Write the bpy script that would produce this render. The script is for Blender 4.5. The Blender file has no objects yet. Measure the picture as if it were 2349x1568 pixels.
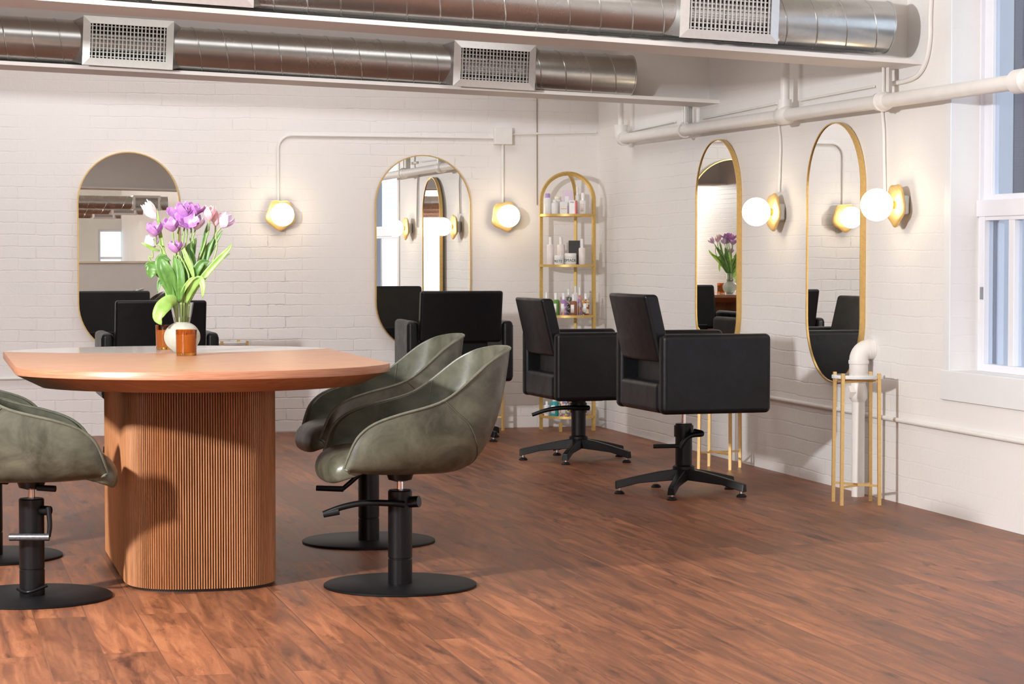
import bpy, math, random
from math import sin, cos, pi, radians, atan, sqrt, atan2
from mathutils import Vector, Matrix
random.seed(7)
SC = bpy.context.scene
COL = SC.collection

# ------------------------------------------------------------------ camera
F = 5200.0
CAMZ = 1.28
PITCH = atan((784 - 582) / F)
YAW = atan((1174.5 + 171) / F)
cam = bpy.data.cameras.new('camera')
co = bpy.data.objects.new('camera', cam)
COL.objects.link(co)
cam.sensor_width = 36
cam.lens = F * 36 / 2349
cam.clip_end = 200
co.location = (0, 0, CAMZ)
co.rotation_euler = (pi / 2 - PITCH, 0, -YAW)
SC.camera = co
FW = Vector((sin(YAW) * cos(PITCH), cos(YAW) * cos(PITCH), -sin(PITCH)))
RT = Vector((cos(YAW), -sin(YAW), 0))
UP = Vector((sin(YAW) * sin(PITCH), cos(YAW) * sin(PITCH), cos(PITCH)))
FH = Vector((sin(YAW), cos(YAW), 0))
O = Vector((0, 0, CAMZ))


def ray(px, py):
    return FW + RT * ((px - 1174.5) / F) + UP * (-(py - 784) / F)


def on(px, py, ax, v):
    """the place in the room that is measured at a photo point, on a known plane"""
    d = ray(px, py)
    return O + d * ((v - O[ax]) / d[ax])


def gnd(px, py, z=0.0):
    return on(px, py, 2, z)


def dep(px, py, D):
    d = ray(px, py)
    return O + d * (D / d.dot(FH))


XR, YB = 4.84, 16.15

# ------------------------------------------------------------------ materials
MATS = {}


def newmat(name):
    m = bpy.data.materials.new(name)
    m.use_nodes = True
    nt = m.node_tree
    b = nt.nodes['Principled BSDF']
    MATS[name] = m
    return m, nt, b


def N(nt, typ, **kw):
    n = nt.nodes.new(typ)
    for k, v in kw.items():
        if k.startswith('i_'):
            n.inputs[k[2:].replace('_', ' ')].default_value = v
        else:
            setattr(n, k, v)
    return n


def L(nt, a, b):
    nt.links.new(a, b)


def ramp(nt, fac, stops):
    r = N(nt, 'ShaderNodeValToRGB')
    els = r.color_ramp.elements
    while len(els) < len(stops):
        els.new(0.5)
    for e, (p, c) in zip(els, stops):
        e.position = p
        e.color = (c[0], c[1], c[2], 1) if len(c) == 3 else c
    L(nt, fac, r.inputs['Fac'])
    return r.outputs['Color']


def mapping(nt, scale=(1, 1, 1), rot=(0, 0, 0), loc=(0, 0, 0)):
    tc = N(nt, 'ShaderNodeTexCoord')
    mp = N(nt, 'ShaderNodeMapping')
    mp.inputs['Scale'].default_value = scale
    mp.inputs['Rotation'].default_value = rot
    mp.inputs['Location'].default_value = loc
    L(nt, tc.outputs['Object'], mp.inputs['Vector'])
    return mp.outputs['Vector']


def bump(nt, b, height, strength=0.3, dist=0.01):
    bp = N(nt, 'ShaderNodeBump')
    bp.inputs['Strength'].default_value = strength
    bp.inputs['Distance'].default_value = dist
    L(nt, height, bp.inputs['Height'])
    L(nt, bp.outputs['Normal'], b.inputs['Normal'])


def noise(nt, vec, scale, detail=4, rough=0.55, dist=0.0):
    n = N(nt, 'ShaderNodeTexNoise')
    n.inputs['Scale'].default_value = scale
    n.inputs['Detail'].default_value = detail
    n.inputs['Roughness'].default_value = rough
    n.inputs['Distortion'].default_value = dist
    L(nt, vec, n.inputs['Vector'])
    return n.outputs['Fac']


def math_(nt, op, a, b=None, clamp=False):
    n = N(nt, 'ShaderNodeMath', operation=op)
    n.use_clamp = clamp
    for i, v in enumerate((a, b)):
        if v is None:
            continue
        if isinstance(v, (int, float)):
            n.inputs[i].default_value = v
        else:
            L(nt, v, n.inputs[i])
    return n.outputs[0]


def mixc(nt, fac, a, b, mode='MIX'):
    n = N(nt, 'ShaderNodeMix', data_type='RGBA', blend_type=mode)
    for i, v in ((0, fac), (6, a), (7, b)):
        if isinstance(v, (int, float)):
            n.inputs[i].default_value = v
        elif isinstance(v, tuple):
            n.inputs[i].default_value = (v[0], v[1], v[2], 1)
        else:
            L(nt, v, n.inputs[i])
    return n.outputs[2]


def plain(name, col, rough=0.5, metal=0.0, nscale=40, namp=0.06, bumpk=0.0, spec=0.5, **kw):
    m, nt, b = newmat(name)
    v = mapping(nt)
    f = noise(nt, v, nscale)
    lo = tuple(max(0, c * (1 - namp)) for c in col)
    hi = tuple(min(1, c * (1 + namp)) for c in col)
    L(nt, ramp(nt, f, [(0.3, lo), (0.7, hi)]), b.inputs['Base Color'])
    b.inputs['Roughness'].default_value = rough
    b.inputs['Metallic'].default_value = metal
    b.inputs['Specular IOR Level'].default_value = spec
    if bumpk:
        bump(nt, b, noise(nt, v, nscale * 3), bumpk, 0.002)
    return m


def glass(name, col, rough=0.0, ior=1.45, alpha=None):
    m, nt, b = newmat(name)
    b.inputs['Base Color'].default_value = (*col, 1)
    b.inputs['Transmission Weight'].default_value = 1
    b.inputs['Roughness'].default_value = rough
    b.inputs['IOR'].default_value = ior
    v = mapping(nt)
    return m


def brickmat(name, axis, col, mortar, bw=0.25, bh=0.083, off=0.0, bk=0.42, smooth=None):
    m, nt, b = newmat(name)
    tc = N(nt, 'ShaderNodeTexCoord')
    sp = N(nt, 'ShaderNodeSeparateXYZ')
    L(nt, tc.outputs['Object'], sp.inputs[0])
    cb = N(nt, 'ShaderNodeCombineXYZ')
    wob = noise(nt, tc.outputs['Object'], 2.2, 3)
    wobz = math_(nt, 'MULTIPLY', math_(nt, 'SUBTRACT', wob, 0.5), 0.03)
    fine = math_(nt, 'MULTIPLY', math_(nt, 'SUBTRACT', noise(nt, tc.outputs['Object'], 22, 4), 0.5), 0.014)
    L(nt, math_(nt, 'ADD', sp.outputs[axis], math_(nt, 'MULTIPLY', fine, 1.5)), cb.inputs[0])
    L(nt, math_(nt, 'ADD', math_(nt, 'ADD', math_(nt, 'ADD', sp.outputs[2], off), wobz), fine), cb.inputs[1])
    bt = N(nt, 'ShaderNodeTexBrick')
    bt.offset = 0.5
    bt.inputs['Scale'].default_value = 1
    bt.inputs['Brick Width'].default_value = bw
    bt.inputs['Row Height'].default_value = bh
    bt.inputs['Mortar Size'].default_value = 0.0055
    bt.inputs['Mortar Smooth'].default_value = 0.75
    bt.inputs['Bias'].default_value = 0
    bt.inputs['Color1'].default_value = (1, 1, 1, 1)
    bt.inputs['Color2'].default_value = (0.75, 0.75, 0.75, 1)
    bt.inputs['Mortar'].default_value = (0, 0, 0, 1)
    L(nt, cb.outputs[0], bt.inputs['Vector'])
    # paint fills some joints more than others
    big = noise(nt, tc.outputs['Object'], 0.9, 3)
    vis = ramp(nt, big, [(0.40, (0.10,) * 3), (0.64, (0.85,) * 3)])
    low = ramp(nt, math_(nt, 'MULTIPLY', sp.outputs[2], 0.4), [(0.0, (1, 1, 1)), (0.75, (0.35,) * 3)])
    vis = mixc(nt, 1.0, vis, low, 'MULTIPLY')
    if smooth is not None:
        s = ramp(nt, math_(nt, 'MULTIPLY', sp.outputs[1], 0.05), smooth)
        vis = mixc(nt, 1.0, vis, s, 'MULTIPLY')
    mort = math_(nt, 'MULTIPLY', bt.outputs['Fac'], vis)
    pit = ramp(nt, noise(nt, tc.outputs['Object'], 9, 5, 0.7), [(0.55, (0, 0, 0)), (0.66, (1, 1, 1))])
    crack = math_(nt, 'MULTIPLY', math_(nt, 'MULTIPLY', bt.outputs['Fac'], pit), vis)
    tint = ramp(nt, noise(nt, tc.outputs['Object'], 1.3, 3), [(0.3, tuple(c * 0.97 for c in col)), (0.7, col)])
    c1 = mixc(nt, math_(nt, 'MULTIPLY', mort, 0.22), tint, mortar)
    c2 = mixc(nt, math_(nt, 'MULTIPLY', crack, 0.75), c1, tuple(c * 0.32 for c in mortar))
    L(nt, c2, b.inputs['Base Color'])
    b.inputs['Roughness'].default_value = 0.55
    h = math_(nt, 'SUBTRACT', math_(nt, 'MULTIPLY', noise(nt, tc.outputs['Object'], 30, 6, 0.6), 0.35), math_(nt, 'MULTIPLY', mort, 1.0))
    h = math_(nt, 'ADD', h, math_(nt, 'MULTIPLY', bt.outputs['Color'], math_(nt, 'MULTIPLY', vis, 0.25)))
    bump(nt, b, h, bk, 0.012)
    return m


def leather(name, c1, c2, rough=0.38, bk=0.25, scale=9, spec=0.5):
    m, nt, b = newmat(name)
    v = mapping(nt)
    f = noise(nt, v, scale, 6, 0.65, 0.6)
    L(nt, ramp(nt, f, [(0.33, c1), (0.66, c2)]), b.inputs['Base Color'])
    vo = N(nt, 'ShaderNodeTexVoronoi')
    vo.inputs['Scale'].default_value = 320
    L(nt, v, vo.inputs['Vector'])
    wr = noise(nt, v, 7, 3, 0.5, 0.4)
    bump(nt, b, math_(nt, 'ADD', math_(nt, 'MULTIPLY', vo.outputs['Distance'], 0.25), math_(nt, 'MULTIPLY', wr, 3.0)), bk, 0.004)
    rr = ramp(nt, f, [(0.3, (rough + .07,) * 3), (0.7, (rough - .05,) * 3)])
    L(nt, rr, b.inputs['Roughness'])
    b.inputs['Specular IOR Level'].default_value = spec
    return m


def wood(name, dark, mid, light, rot=(0, 0, 0), scale=(1.5, 22, 22), rough=0.35, dist=2.5):
    m, nt, b = newmat(name)
    v = mapping(nt, scale, rot)
    f = noise(nt, v, 2.4, 6, 0.62, dist)
    g = noise(nt, v, 9.0, 3, 0.5, 0.5)
    k = math_(nt, 'ADD', math_(nt, 'MULTIPLY', f, 0.75), math_(nt, 'MULTIPLY', g, 0.25))
    L(nt, ramp(nt, k, [(0.30, dark), (0.5, mid), (0.68, light)]), b.inputs['Base Color'])
    b.inputs['Roughness'].default_value = rough
    bump(nt, b, k, 0.06, 0.002)
    return m


def floor_mat():
    m, nt, b = newmat('vinyl_plank_floor')
    tc = N(nt, 'ShaderNodeTexCoord')
    sp = N(nt, 'ShaderNodeSeparateXYZ')
    L(nt, tc.outputs['Object'], sp.inputs[0])
    cb = N(nt, 'ShaderNodeCombineXYZ')
    L(nt, sp.outputs[1], cb.inputs[0])
    L(nt, sp.outputs[0], cb.inputs[1])
    bt = N(nt, 'ShaderNodeTexBrick')
    bt.offset = 0.37
    bt.inputs['Scale'].default_value = 1
    bt.inputs['Brick Width'].default_value = 1.22
    bt.inputs['Row Height'].default_value = 0.18
    bt.inputs['Mortar Size'].default_value = 0.0026
    bt.inputs['Mortar Smooth'].default_value = 0.3
    bt.inputs['Bias'].default_value = 0
    bt.inputs['Color1'].default_value = (0, 0, 0, 1)
    bt.inputs['Color2'].default_value = (1, 1, 1, 1)
    bt.inputs['Mortar'].default_value = (0.5, 0.5, 0.5, 1)
    L(nt, cb.outputs[0], bt.inputs['Vector'])
    shift = N(nt, 'ShaderNodeVectorMath', operation='ADD')
    sc = N(nt, 'ShaderNodeVectorMath', operation='SCALE')
    L(nt, bt.outputs['Color'], sc.inputs[0])
    sc.inputs['Scale'].default_value = 13.0
    L(nt, tc.outputs['Object'], shift.inputs[0])
    L(nt, sc.outputs[0], shift.inputs[1])

    def mp(s):
        n = N(nt, 'ShaderNodeMapping')
        n.inputs['Scale'].default_value = s
        L(nt, shift.outputs[0], n.inputs['Vector'])
        return n.outputs[0]
    grain = noise(nt, mp((13, 1.1, 1)), 1.6, 8, 0.66, 0.7)
    knots = noise(nt, mp((9, 1.9, 1)), 1.3, 8, 0.74, 0.5)
    fine = noise(nt, mp((42, 16, 1)), 3.0, 5, 0.7, 1.5)
    base = ramp(nt, grain, [(0.34, (0.130, 0.049, 0.025)), (0.5, (0.240, 0.087, 0.039)), (0.64, (0.345, 0.138, 0.064))])
    dark = ramp(nt, knots, [(0.55, (1, 1, 1)), (0.68, (0.34, 0.30, 0.30))])
    c = mixc(nt, 1.0, base, dark, 'MULTIPLY')
    var = ramp(nt, bt.outputs['Color'], [(0, (0.74, 0.72, 0.73)), (1, (1.14, 1.10, 1.06))])
    c = mixc(nt, 1.0, c, var, 'MULTIPLY')
    fn = ramp(nt, fine, [(0.3, (0.82,) * 3), (0.7, (1.12,) * 3)])
    c = mixc(nt, 1.0, c, fn, 'MULTIPLY')
    c = mixc(nt, math_(nt, 'MULTIPLY', bt.outputs['Fac'], 0.5), c, (0.07, 0.035, 0.025))
    L(nt, c, b.inputs['Base Color'])
    L(nt, ramp(nt, grain, [(0.3, (0.40,) * 3), (0.7, (0.52,) * 3)]), b.inputs['Roughness'])
    b.inputs['Specular IOR Level'].default_value = 0.45
    hh = math_(nt, 'SUBTRACT', math_(nt, 'MULTIPLY', fine, 0.4), bt.outputs['Fac'])
    bump(nt, b, hh, 0.16, 0.002)
    return m


M_floor = floor_mat()
M_back = brickmat('painted_brick_back', 0, (0.805, 0.775, 0.765), (0.60, 0.57, 0.56))
M_right = brickmat('painted_brick_side', 1, (0.83, 0.815, 0.80), (0.62, 0.60, 0.58), off=0.03, bk=0.45,
                   smooth=[(0.48, (0.12,) * 3), (0.62, (0.45,) * 3), (0.72, (0.8,) * 3)])
M_other = brickmat('painted_brick_far_side', 1, (0.78, 0.76, 0.72), (0.6, 0.57, 0.54))
M_rear = plain('rear_wall_paint', (0.74, 0.74, 0.70), 0.7, nscale=3, namp=0.03)
M_ceil = plain('ceiling_paint', (0.80, 0.78, 0.72), 0.8, nscale=2, namp=0.03)
M_white = plain('white_paint', (0.80, 0.78, 0.755), 0.45, nscale=14, namp=0.03, bumpk=0.06)
M_beam = plain('beam_white_paint', (0.80, 0.775, 0.75), 0.55, nscale=3, namp=0.02)
M_trim = plain('cool_white_trim', (0.80, 0.81, 0.82), 0.42, nscale=6, namp=0.02)
M_sash = plain('white_vinyl_sash', (0.80, 0.81, 0.87), 0.3, nscale=6, namp=0.01)
M_gold = plain('brushed_brass', (0.74, 0.50, 0.19), 0.33, 0.85, nscale=60, namp=0.08)
M_goldp = plain('satin_gold_paint', (0.66, 0.45, 0.15), 0.42, 0.55, nscale=60, namp=0.08)
M_goldl = plain('pale_gold_metal', (0.80, 0.56, 0.24), 0.38, 0.65, nscale=60, namp=0.06)
M_black = leather('black_leather', (0.004, 0.004, 0.005), (0.007, 0.007, 0.009), 0.36, 0.22, 12, 0.28)
M_green = leather('olive_leather', (0.036, 0.037, 0.024), (0.120, 0.120, 0.086), 0.36, 0.16, 7.5, 0.6)
M_pipe = leather('olive_piping', (0.09, 0.095, 0.07), (0.14, 0.145, 0.11), 0.33, 0.05, 30)
M_stitch = plain('stitch_thread', (0.11, 0.11, 0.075), 0.6)
M_blk = plain('black_powder_coat', (0.005, 0.005, 0.006), 0.34, nscale=90, namp=0.15, bumpk=0.05, spec=0.3)
M_blkm = plain('black_matte_base', (0.005, 0.005, 0.006), 0.5, nscale=200, namp=0.2, bumpk=0.12, spec=0.22)
M_rub = plain('black_rubber', (0.008, 0.008, 0.009), 0.6, nscale=120, namp=0.2, spec=0.3)
M_knurl = plain('knurled_grey_metal', (0.16, 0.16, 0.17), 0.4, 0.8, nscale=200, namp=0.3)
M_chr = plain('chrome', (0.85, 0.85, 0.87), 0.08, 1.0, nscale=8, namp=0.01)
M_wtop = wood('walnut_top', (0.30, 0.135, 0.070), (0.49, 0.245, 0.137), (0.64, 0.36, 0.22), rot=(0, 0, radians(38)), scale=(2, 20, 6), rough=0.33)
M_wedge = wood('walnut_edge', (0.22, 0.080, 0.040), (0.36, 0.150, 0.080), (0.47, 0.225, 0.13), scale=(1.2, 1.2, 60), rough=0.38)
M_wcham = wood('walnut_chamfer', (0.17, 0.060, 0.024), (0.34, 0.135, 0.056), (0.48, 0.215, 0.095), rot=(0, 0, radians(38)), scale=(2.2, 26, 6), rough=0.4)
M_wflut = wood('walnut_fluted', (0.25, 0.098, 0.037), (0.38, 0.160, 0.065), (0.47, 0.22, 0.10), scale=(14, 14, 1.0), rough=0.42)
M_wshade_core = plain('groove_shade_and_core', (0.02, 0.010, 0.006), 0.6)  # near black: shade painted into the flute grooves, also the pedestal core
M_leafc = None

# white stone
mm, nt, b = newmat('polished_white_stone')
v = mapping(nt)
L(nt, ramp(nt, noise(nt, v, 3.5, 7, 0.6, 1.8), [(0.44, (0.80, 0.81, 0.81)), (0.5, (0.62, 0.64, 0.66)), (0.56, (0.82, 0.83, 0.83))]), b.inputs['Base Color'])
b.inputs['Roughness'].default_value = 0.07
M_stone = mm
# galvanised steel
mm, nt, b = newmat('galvanised_steel')
v = mapping(nt, (1, 1, 1))
vo = N(nt, 'ShaderNodeTexVoronoi')
vo.inputs['Scale'].default_value = 70
L(nt, v, vo.inputs['Vector'])
f = math_(nt, 'ADD', math_(nt, 'MULTIPLY', vo.outputs['Color'], 0.06), math_(nt, 'MULTIPLY', noise(nt, v, 6, 5), 0.65))
L(nt, ramp(nt, f, [(0.3, (0.52, 0.53, 0.52)), (0.7, (0.72, 0.73, 0.72))]), b.inputs['Base Color'])
b.inputs['Metallic'].default_value = 0.95
L(nt, ramp(nt, f, [(0.3, (0.28,) * 3), (0.7, (0.26,) * 3)]), b.inputs['Roughness'])
M_galv = mm
M_reg = plain('register_aluminium', (0.72, 0.71, 0.70), 0.34, 0.6, nscale=50, namp=0.04)
M_regw = plain('register_white', (0.80, 0.83, 0.80), 0.35, 0.2, nscale=50, namp=0.03)
M_void = plain('duct_inside_shade', (0.02, 0.02, 0.022), 0.7)  # near black, stands in for the shade inside the registers
M_mirror = plain('mirror_silver', (0.90, 0.91, 0.90), 0.0, 1.0, nscale=2, namp=0.003)
M_amber = glass('amber_glass', (0.72, 0.30, 0.06), 0.02, 1.45)
M_clear = glass('clear_glass', (0.95, 0.98, 0.95), 0.0, 1.45)
M_water = glass('vase_water', (0.93, 0.97, 0.86), 0.0, 1.33)
M_frost = plain('milky_glass', (0.82, 0.83, 0.74), 0.15)
_b = M_frost.node_tree.nodes['Principled BSDF']
_b.inputs['Transmission Weight'].default_value = 0.55
_b.inputs['IOR'].default_value = 1.2
M_wax = plain('candle_wax', (0.62, 0.36, 0.16), 0.5)
M_wick = plain('wick', (0.1, 0.08, 0.06), 0.9)

mm, nt, b = newmat('window_glass')
b.inputs['Base Color'].default_value = (0.9, 0.95, 1, 1)
b.inputs['Roughness'].default_value = 0.02
tr = N(nt, 'ShaderNodeBsdfTransparent')
tr.inputs['Color'].default_value = (0.86, 0.90, 0.95, 1)
gl = N(nt, 'ShaderNodeBsdfGlossy')
gl.inputs['Roughness'].default_value = 0.02
mx = N(nt, 'ShaderNodeMixShader')
fr = N(nt, 'ShaderNodeFresnel')
fr.inputs['IOR'].default_value = 1.4
geo = N(nt, 'ShaderNodeNewGeometry')
L(nt, math_(nt, 'MULTIPLY', fr.outputs[0], math_(nt, 'SUBTRACT', 1.0, geo.outputs['Backfacing'])), mx.inputs[0])
L(nt, tr.outputs[0], mx.inputs[1])
L(nt, gl.outputs[0], mx.inputs[2])
L(nt, mx.outputs[0], nt.nodes['Material Output'].inputs['Surface'])
M_pane = mm

mm, nt, b = newmat('lit_opal_globe')
b.inputs['Base Color'].default_value = (1, 0.95, 0.88, 1)
b.inputs['Emission Color'].default_value = (1.0, 0.80, 0.52, 1)
b.inputs['Emission Strength'].default_value = 9.0
M_globe = mm


def leafmat(name, a, c, tr_=0.25, rough=0.4):
    m, nt, b = newmat(name)
    v = mapping(nt)
    L(nt, ramp(nt, noise(nt, v, 26, 4, 0.5, 0.5), [(0.3, a), (0.7, c)]), b.inputs['Base Color'])
    b.inputs['Roughness'].default_value = rough
    b.inputs['Subsurface Weight'].default_value = tr_
    b.inputs['Subsurface Radius'].default_value = (0.02, 0.02, 0.01)
    b.inputs['Subsurface Scale'].default_value = 0.3
    return m


M_leaf = leafmat('tulip_leaf', (0.055, 0.16, 0.03), (0.13, 0.30, 0.06))
M_leafl = leafmat('tulip_leaf_young', (0.20, 0.38, 0.07), (0.36, 0.56, 0.16))
M_stem = leafmat('tulip_stem', (0.24, 0.38, 0.10), (0.38, 0.52, 0.20))
M_pur = leafmat('petal_purple', (0.42, 0.15, 0.52), (0.62, 0.34, 0.68))
M_lil = leafmat('petal_lilac', (0.72, 0.48, 0.80), (0.90, 0.78, 0.88))
M_pnk = leafmat('petal_pink', (0.86, 0.42, 0.52), (0.95, 0.72, 0.72))
M_wpk = leafmat('petal_pale_pink', (0.92, 0.76, 0.78), (0.97, 0.90, 0.86))

# ------------------------------------------------------------------ mesh tools


class MB:
    def __init__(s):
        s.v, s.f = [], []

    def add(s, vs, fs):
        o = len(s.v)
        s.v += [tuple(x) for x in vs]
        s.f += [tuple(i + o for i in f) for f in fs]
        return s

    def box(s, c, d, rot=None):
        hx, hy, hz = d[0] / 2, d[1] / 2, d[2] / 2
        vs = [Vector((x, y, z)) for x in (-hx, hx) for y in (-hy, hy) for z in (-hz, hz)]
        if rot is not None:
            vs = [rot @ q for q in vs]
        vs = [q + Vector(c) for q in vs]
        return s.add(vs, [(0, 1, 3, 2), (4, 6, 7, 5), (0, 4, 5, 1), (2, 3, 7, 6), (0, 2, 6, 4), (1, 5, 7, 3)])

    def hexa(s, vs):
        """8 corners: bottom ring of four then top ring of four"""
        return s.add(vs, [(3, 2, 1, 0), (4, 5, 6, 7), (0, 1, 5, 4), (1, 2, 6, 5), (2, 3, 7, 6), (3, 0, 4, 7)])

    def tube(s, pts, r, n=10, closed=False, cap=True, square=False):
        pts = [Vector(p) for p in pts]
        m = len(pts)
        rs = r if isinstance(r, (list, tuple)) else [r] * m
        ref = Vector((0, 0, 1))
        rings = []
        prev = None
        for i, p in enumerate(pts):
            if closed:
                t = pts[(i + 1) % m] - pts[i - 1]
            else:
                t = pts[min(i + 1, m - 1)] - pts[max(i - 1, 0)]
            t.normalize()
            if prev is None:
                a = ref if abs(t.z) < 0.9 else Vector((0, 1, 0))
                u = t.cross(a).normalized()
            else:
                u = (prev - t * prev.dot(t)).normalized()
            prev = u
            w = t.cross(u)
            k = 4 if square else n
            of = pi / 4 if square else 0
            rr = rs[i] * (1.4142 if square else 1)
            rings.append([p + (u * cos(2 * pi * j / k + of) + w * sin(2 * pi * j / k + of)) * rr for j in range(k)])
        k = len(rings[0])
        vs = [q for rg in rings for q in rg]
        fs = []
        for i in range(m if closed else m - 1):
            a, c = i * k, ((i + 1) % m) * k
            for j in range(k):
                fs.append((a + j, a + (j + 1) % k, c + (j + 1) % k, c + j))
        if not closed and cap:
            fs.append(tuple(reversed(range(k))))
            fs.append(tuple((m - 1) * k + j for j in range(k)))
        return s.add(vs, fs)

    def lathe(s, prof, n=32, c=(0, 0, 0), closed=False):
        """prof: (r, z) list, around z"""
        vs, fs = [], []
        m = len(prof)
        for r, z in prof:
            for j in range(n):
                a = 2 * pi * j / n
                vs.append((c[0] + r * cos(a), c[1] + r * sin(a), c[2] + z))
        for i in range(m if closed else m - 1):
            for j in range(n):
                a, d = i * n, ((i + 1) % m) * n
                fs.append((a + j, a + (j + 1) % n, d + (j + 1) % n, d + j))
        if not closed:
            if prof[0][0] > 1e-6:
                fs.append(tuple(reversed(range(n))))
            if prof[-1][0] > 1e-6:
                fs.append(tuple((m - 1) * n + j for j in range(n)))
        return s.add(vs, fs)

    def loft(s, rings, cap0=True, cap1=True, closed=True):
        k = len(rings[0])
        vs = [q for rg in rings for q in rg]
        fs = []
        for i in range(len(rings) - 1):
            for j in range(k if closed else k - 1):
                fs.append((i * k + j, i * k + (j + 1) % k, (i + 1) * k + (j + 1) % k, (i + 1) * k + j))
        if cap0:
            fs.append(tuple(reversed(range(k))))
        if cap1:
            fs.append(tuple((len(rings) - 1) * k + j for j in range(k)))
        return s.add(vs, fs)

    def build(s, name, mat, parent=None, bevel=0.0, seg=3, smooth=40, subsurf=0, solid=0.0, soff=-1, loc=None):
        me = bpy.data.meshes.new(name)
        me.from_pydata(s.v, [], s.f)
        me.validate()
        me.update()
        me.materials.append(mat)
        o = bpy.data.objects.new(name, me)
        COL.objects.link(o)
        if loc is not None:
            lv = Vector(loc)
            for q in me.vertices:
                q.co -= lv
            o.location = lv
        if parent is not None:
            o.parent = parent
        if smooth:
            for p in me.polygons:
                p.use_smooth = True
            if not bevel and smooth < 180:
                me.set_sharp_from_angle(angle=radians(smooth))
        if solid:
            md = o.modifiers.new('solid', 'SOLIDIFY')
            md.thickness = solid
            md.offset = soff
        if bevel:
            md = o.modifiers.new('bevel', 'BEVEL')
            md.width = bevel
            md.segments = seg
            md.limit_method = 'ANGLE'
            md.angle_limit = radians(30)
            md.harden_normals = True
        if subsurf:
            md = o.modifiers.new('sub', 'SUBSURF')
            md.levels = md.render_levels = subsurf
        return o


def weld(o, d=1e-4):
    md = o.modifiers.new('weld', 'WELD')
    md.merge_threshold = d
    # weld first
    bpy.context.view_layer.objects.active = o
    o.modifiers.move(len(o.modifiers) - 1, 0)
    return o


def thing(name, label, cat, loc=(0, 0, 0), rz=0.0, group=None):
    o = bpy.data.objects.new(name, None)
    o.empty_display_size = 0.1
    COL.objects.link(o)
    o.location = loc
    o.rotation_euler = (0, 0, rz)
    return tag(o, label, cat, group)


def tag(o, label, cat, group=None):
    o['label'] = label
    o['category'] = cat
    if group:
        o['group'] = group
    return o


def struct(o):
    o['kind'] = 'structure'
    return o


def box_obj(name, x0, x1, y0, y1, z0, z1, mat, parent=None, bevel=0.0):
    return MB().box(((x0 + x1) / 2, (y0 + y1) / 2, (z0 + z1) / 2), (abs(x1 - x0), abs(y1 - y0), abs(z1 - z0))).build(name, mat, parent, bevel=bevel)


def arc(c, r, a0, a1, n, ax=(1, 0, 0), ay=(0, 0, 1)):
    c, ax, ay = Vector(c), Vector(ax), Vector(ay)
    return [c + ax * (r * cos(a0 + (a1 - a0) * i / n)) + ay * (r * sin(a0 + (a1 - a0) * i / n)) for i in range(n + 1)]


def bez(pts, n=24):
    """Catmull-Rom through points"""
    P = [Vector(p) for p in pts]
    P = [P[0] * 2 - P[1]] + P + [P[-1] * 2 - P[-2]]
    out = []
    segs = len(P) - 3
    per = max(2, n // segs)
    for i in range(segs):
        a, b_, c, d = P[i:i + 4]
        for k in range(per):
            t = k / per
            out.append(0.5 * ((2 * b_) + (c - a) * t + (2 * a - 5 * b_ + 4 * c - d) * t * t + (3 * b_ - a - 3 * c + d) * t ** 3))
    out.append(P[-2])
    return out


# ------------------------------------------------------------------ the room
ZC = 3.35
XL, YR = -4.6, -26.0
struct(box_obj('floor', XL - 0.3, XR + 0.3, YR - 0.3, YB + 0.3, -0.1, 0.0, M_floor))
struct(box_obj('ceiling', XL - 0.3, XR + 0.3, YR - 0.3, YB + 0.3, ZC, ZC + 0.12, M_ceil))
struct(box_obj('wall_back', XL - 0.3, XR + 0.3, YB, YB + 0.3, 0, ZC, M_back))
struct(box_obj('wall_left', XL - 0.3, XL, YR, YB, 0, ZC, M_other))
# right wall with the window opening
WY0, WY1 = 8.20, on(2184, 600, 0, XR).y
WZ0, WZ1 = on(2184, 850, 0, XR).z, 2.95
wb = MB()
for (a, c, z0, z1) in ((WY1, YB, 0, ZC), (YR, WY0, 0, ZC), (WY0, WY1, 0, WZ0), (WY0, WY1, WZ1, ZC)):
    wb.box((XR + 0.16, (a + c) / 2, (z0 + z1) / 2), (0.32, c - a, z1 - z0))
struct(wb.build('wall_right', M_right, smooth=0))
# rear wall with two sash windows (seen in the mirrors)
rw = MB()
MY = 2 * YB - YR     # the rear wall as the far mirrors show it
RWIN = [(-3.4, -2.2), (-1.0, 0.2), (on(225, 594, 1, MY).x, on(288, 594, 1, MY).x)]
RZ0, RZ1 = 0.45, 1.90
xs = [XL] + [q for w in RWIN for q in w] + [XR]
for i in range(0, len(xs), 2):
    rw.box(((xs[i] + xs[i + 1]) / 2, YR - 0.15, ZC / 2), (xs[i + 1] - xs[i], 0.3, ZC))
for (a, c) in RWIN:
    rw.box(((a + c) / 2, YR - 0.15, RZ0 / 2), (c - a, 0.3, RZ0))
    rw.box(((a + c) / 2, YR - 0.15, (RZ1 + ZC) / 2), (c - a, 0.3, ZC - RZ1))
struct(rw.build('wall_rear', M_rear, smooth=0))
for i, (a, c) in enumerate(RWIN):
    t = MB()
    for xx in (a + 0.03, c - 0.03):
        t.box((xx, YR - 0.06, (RZ0 + RZ1) / 2), (0.06, 0.06, RZ1 - RZ0))
    for zz in (RZ0 + 0.03, (RZ0 + RZ1) / 2, RZ1 - 0.03):
        t.box(((a + c) / 2, YR - 0.06, zz), (c - a - 0.12, 0.06, 0.06))
    w = struct(t.build('window_%d' % (i + 2), M_sash))
    MB().box(((a + c) / 2, YR - 0.08, (RZ0 + RZ1) / 2), (c - a - 0.1, 0.006, RZ1 - RZ0 - 0.1)).build('pane', M_pane, w)

# beams across the room, sloping down to the right wall


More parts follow.
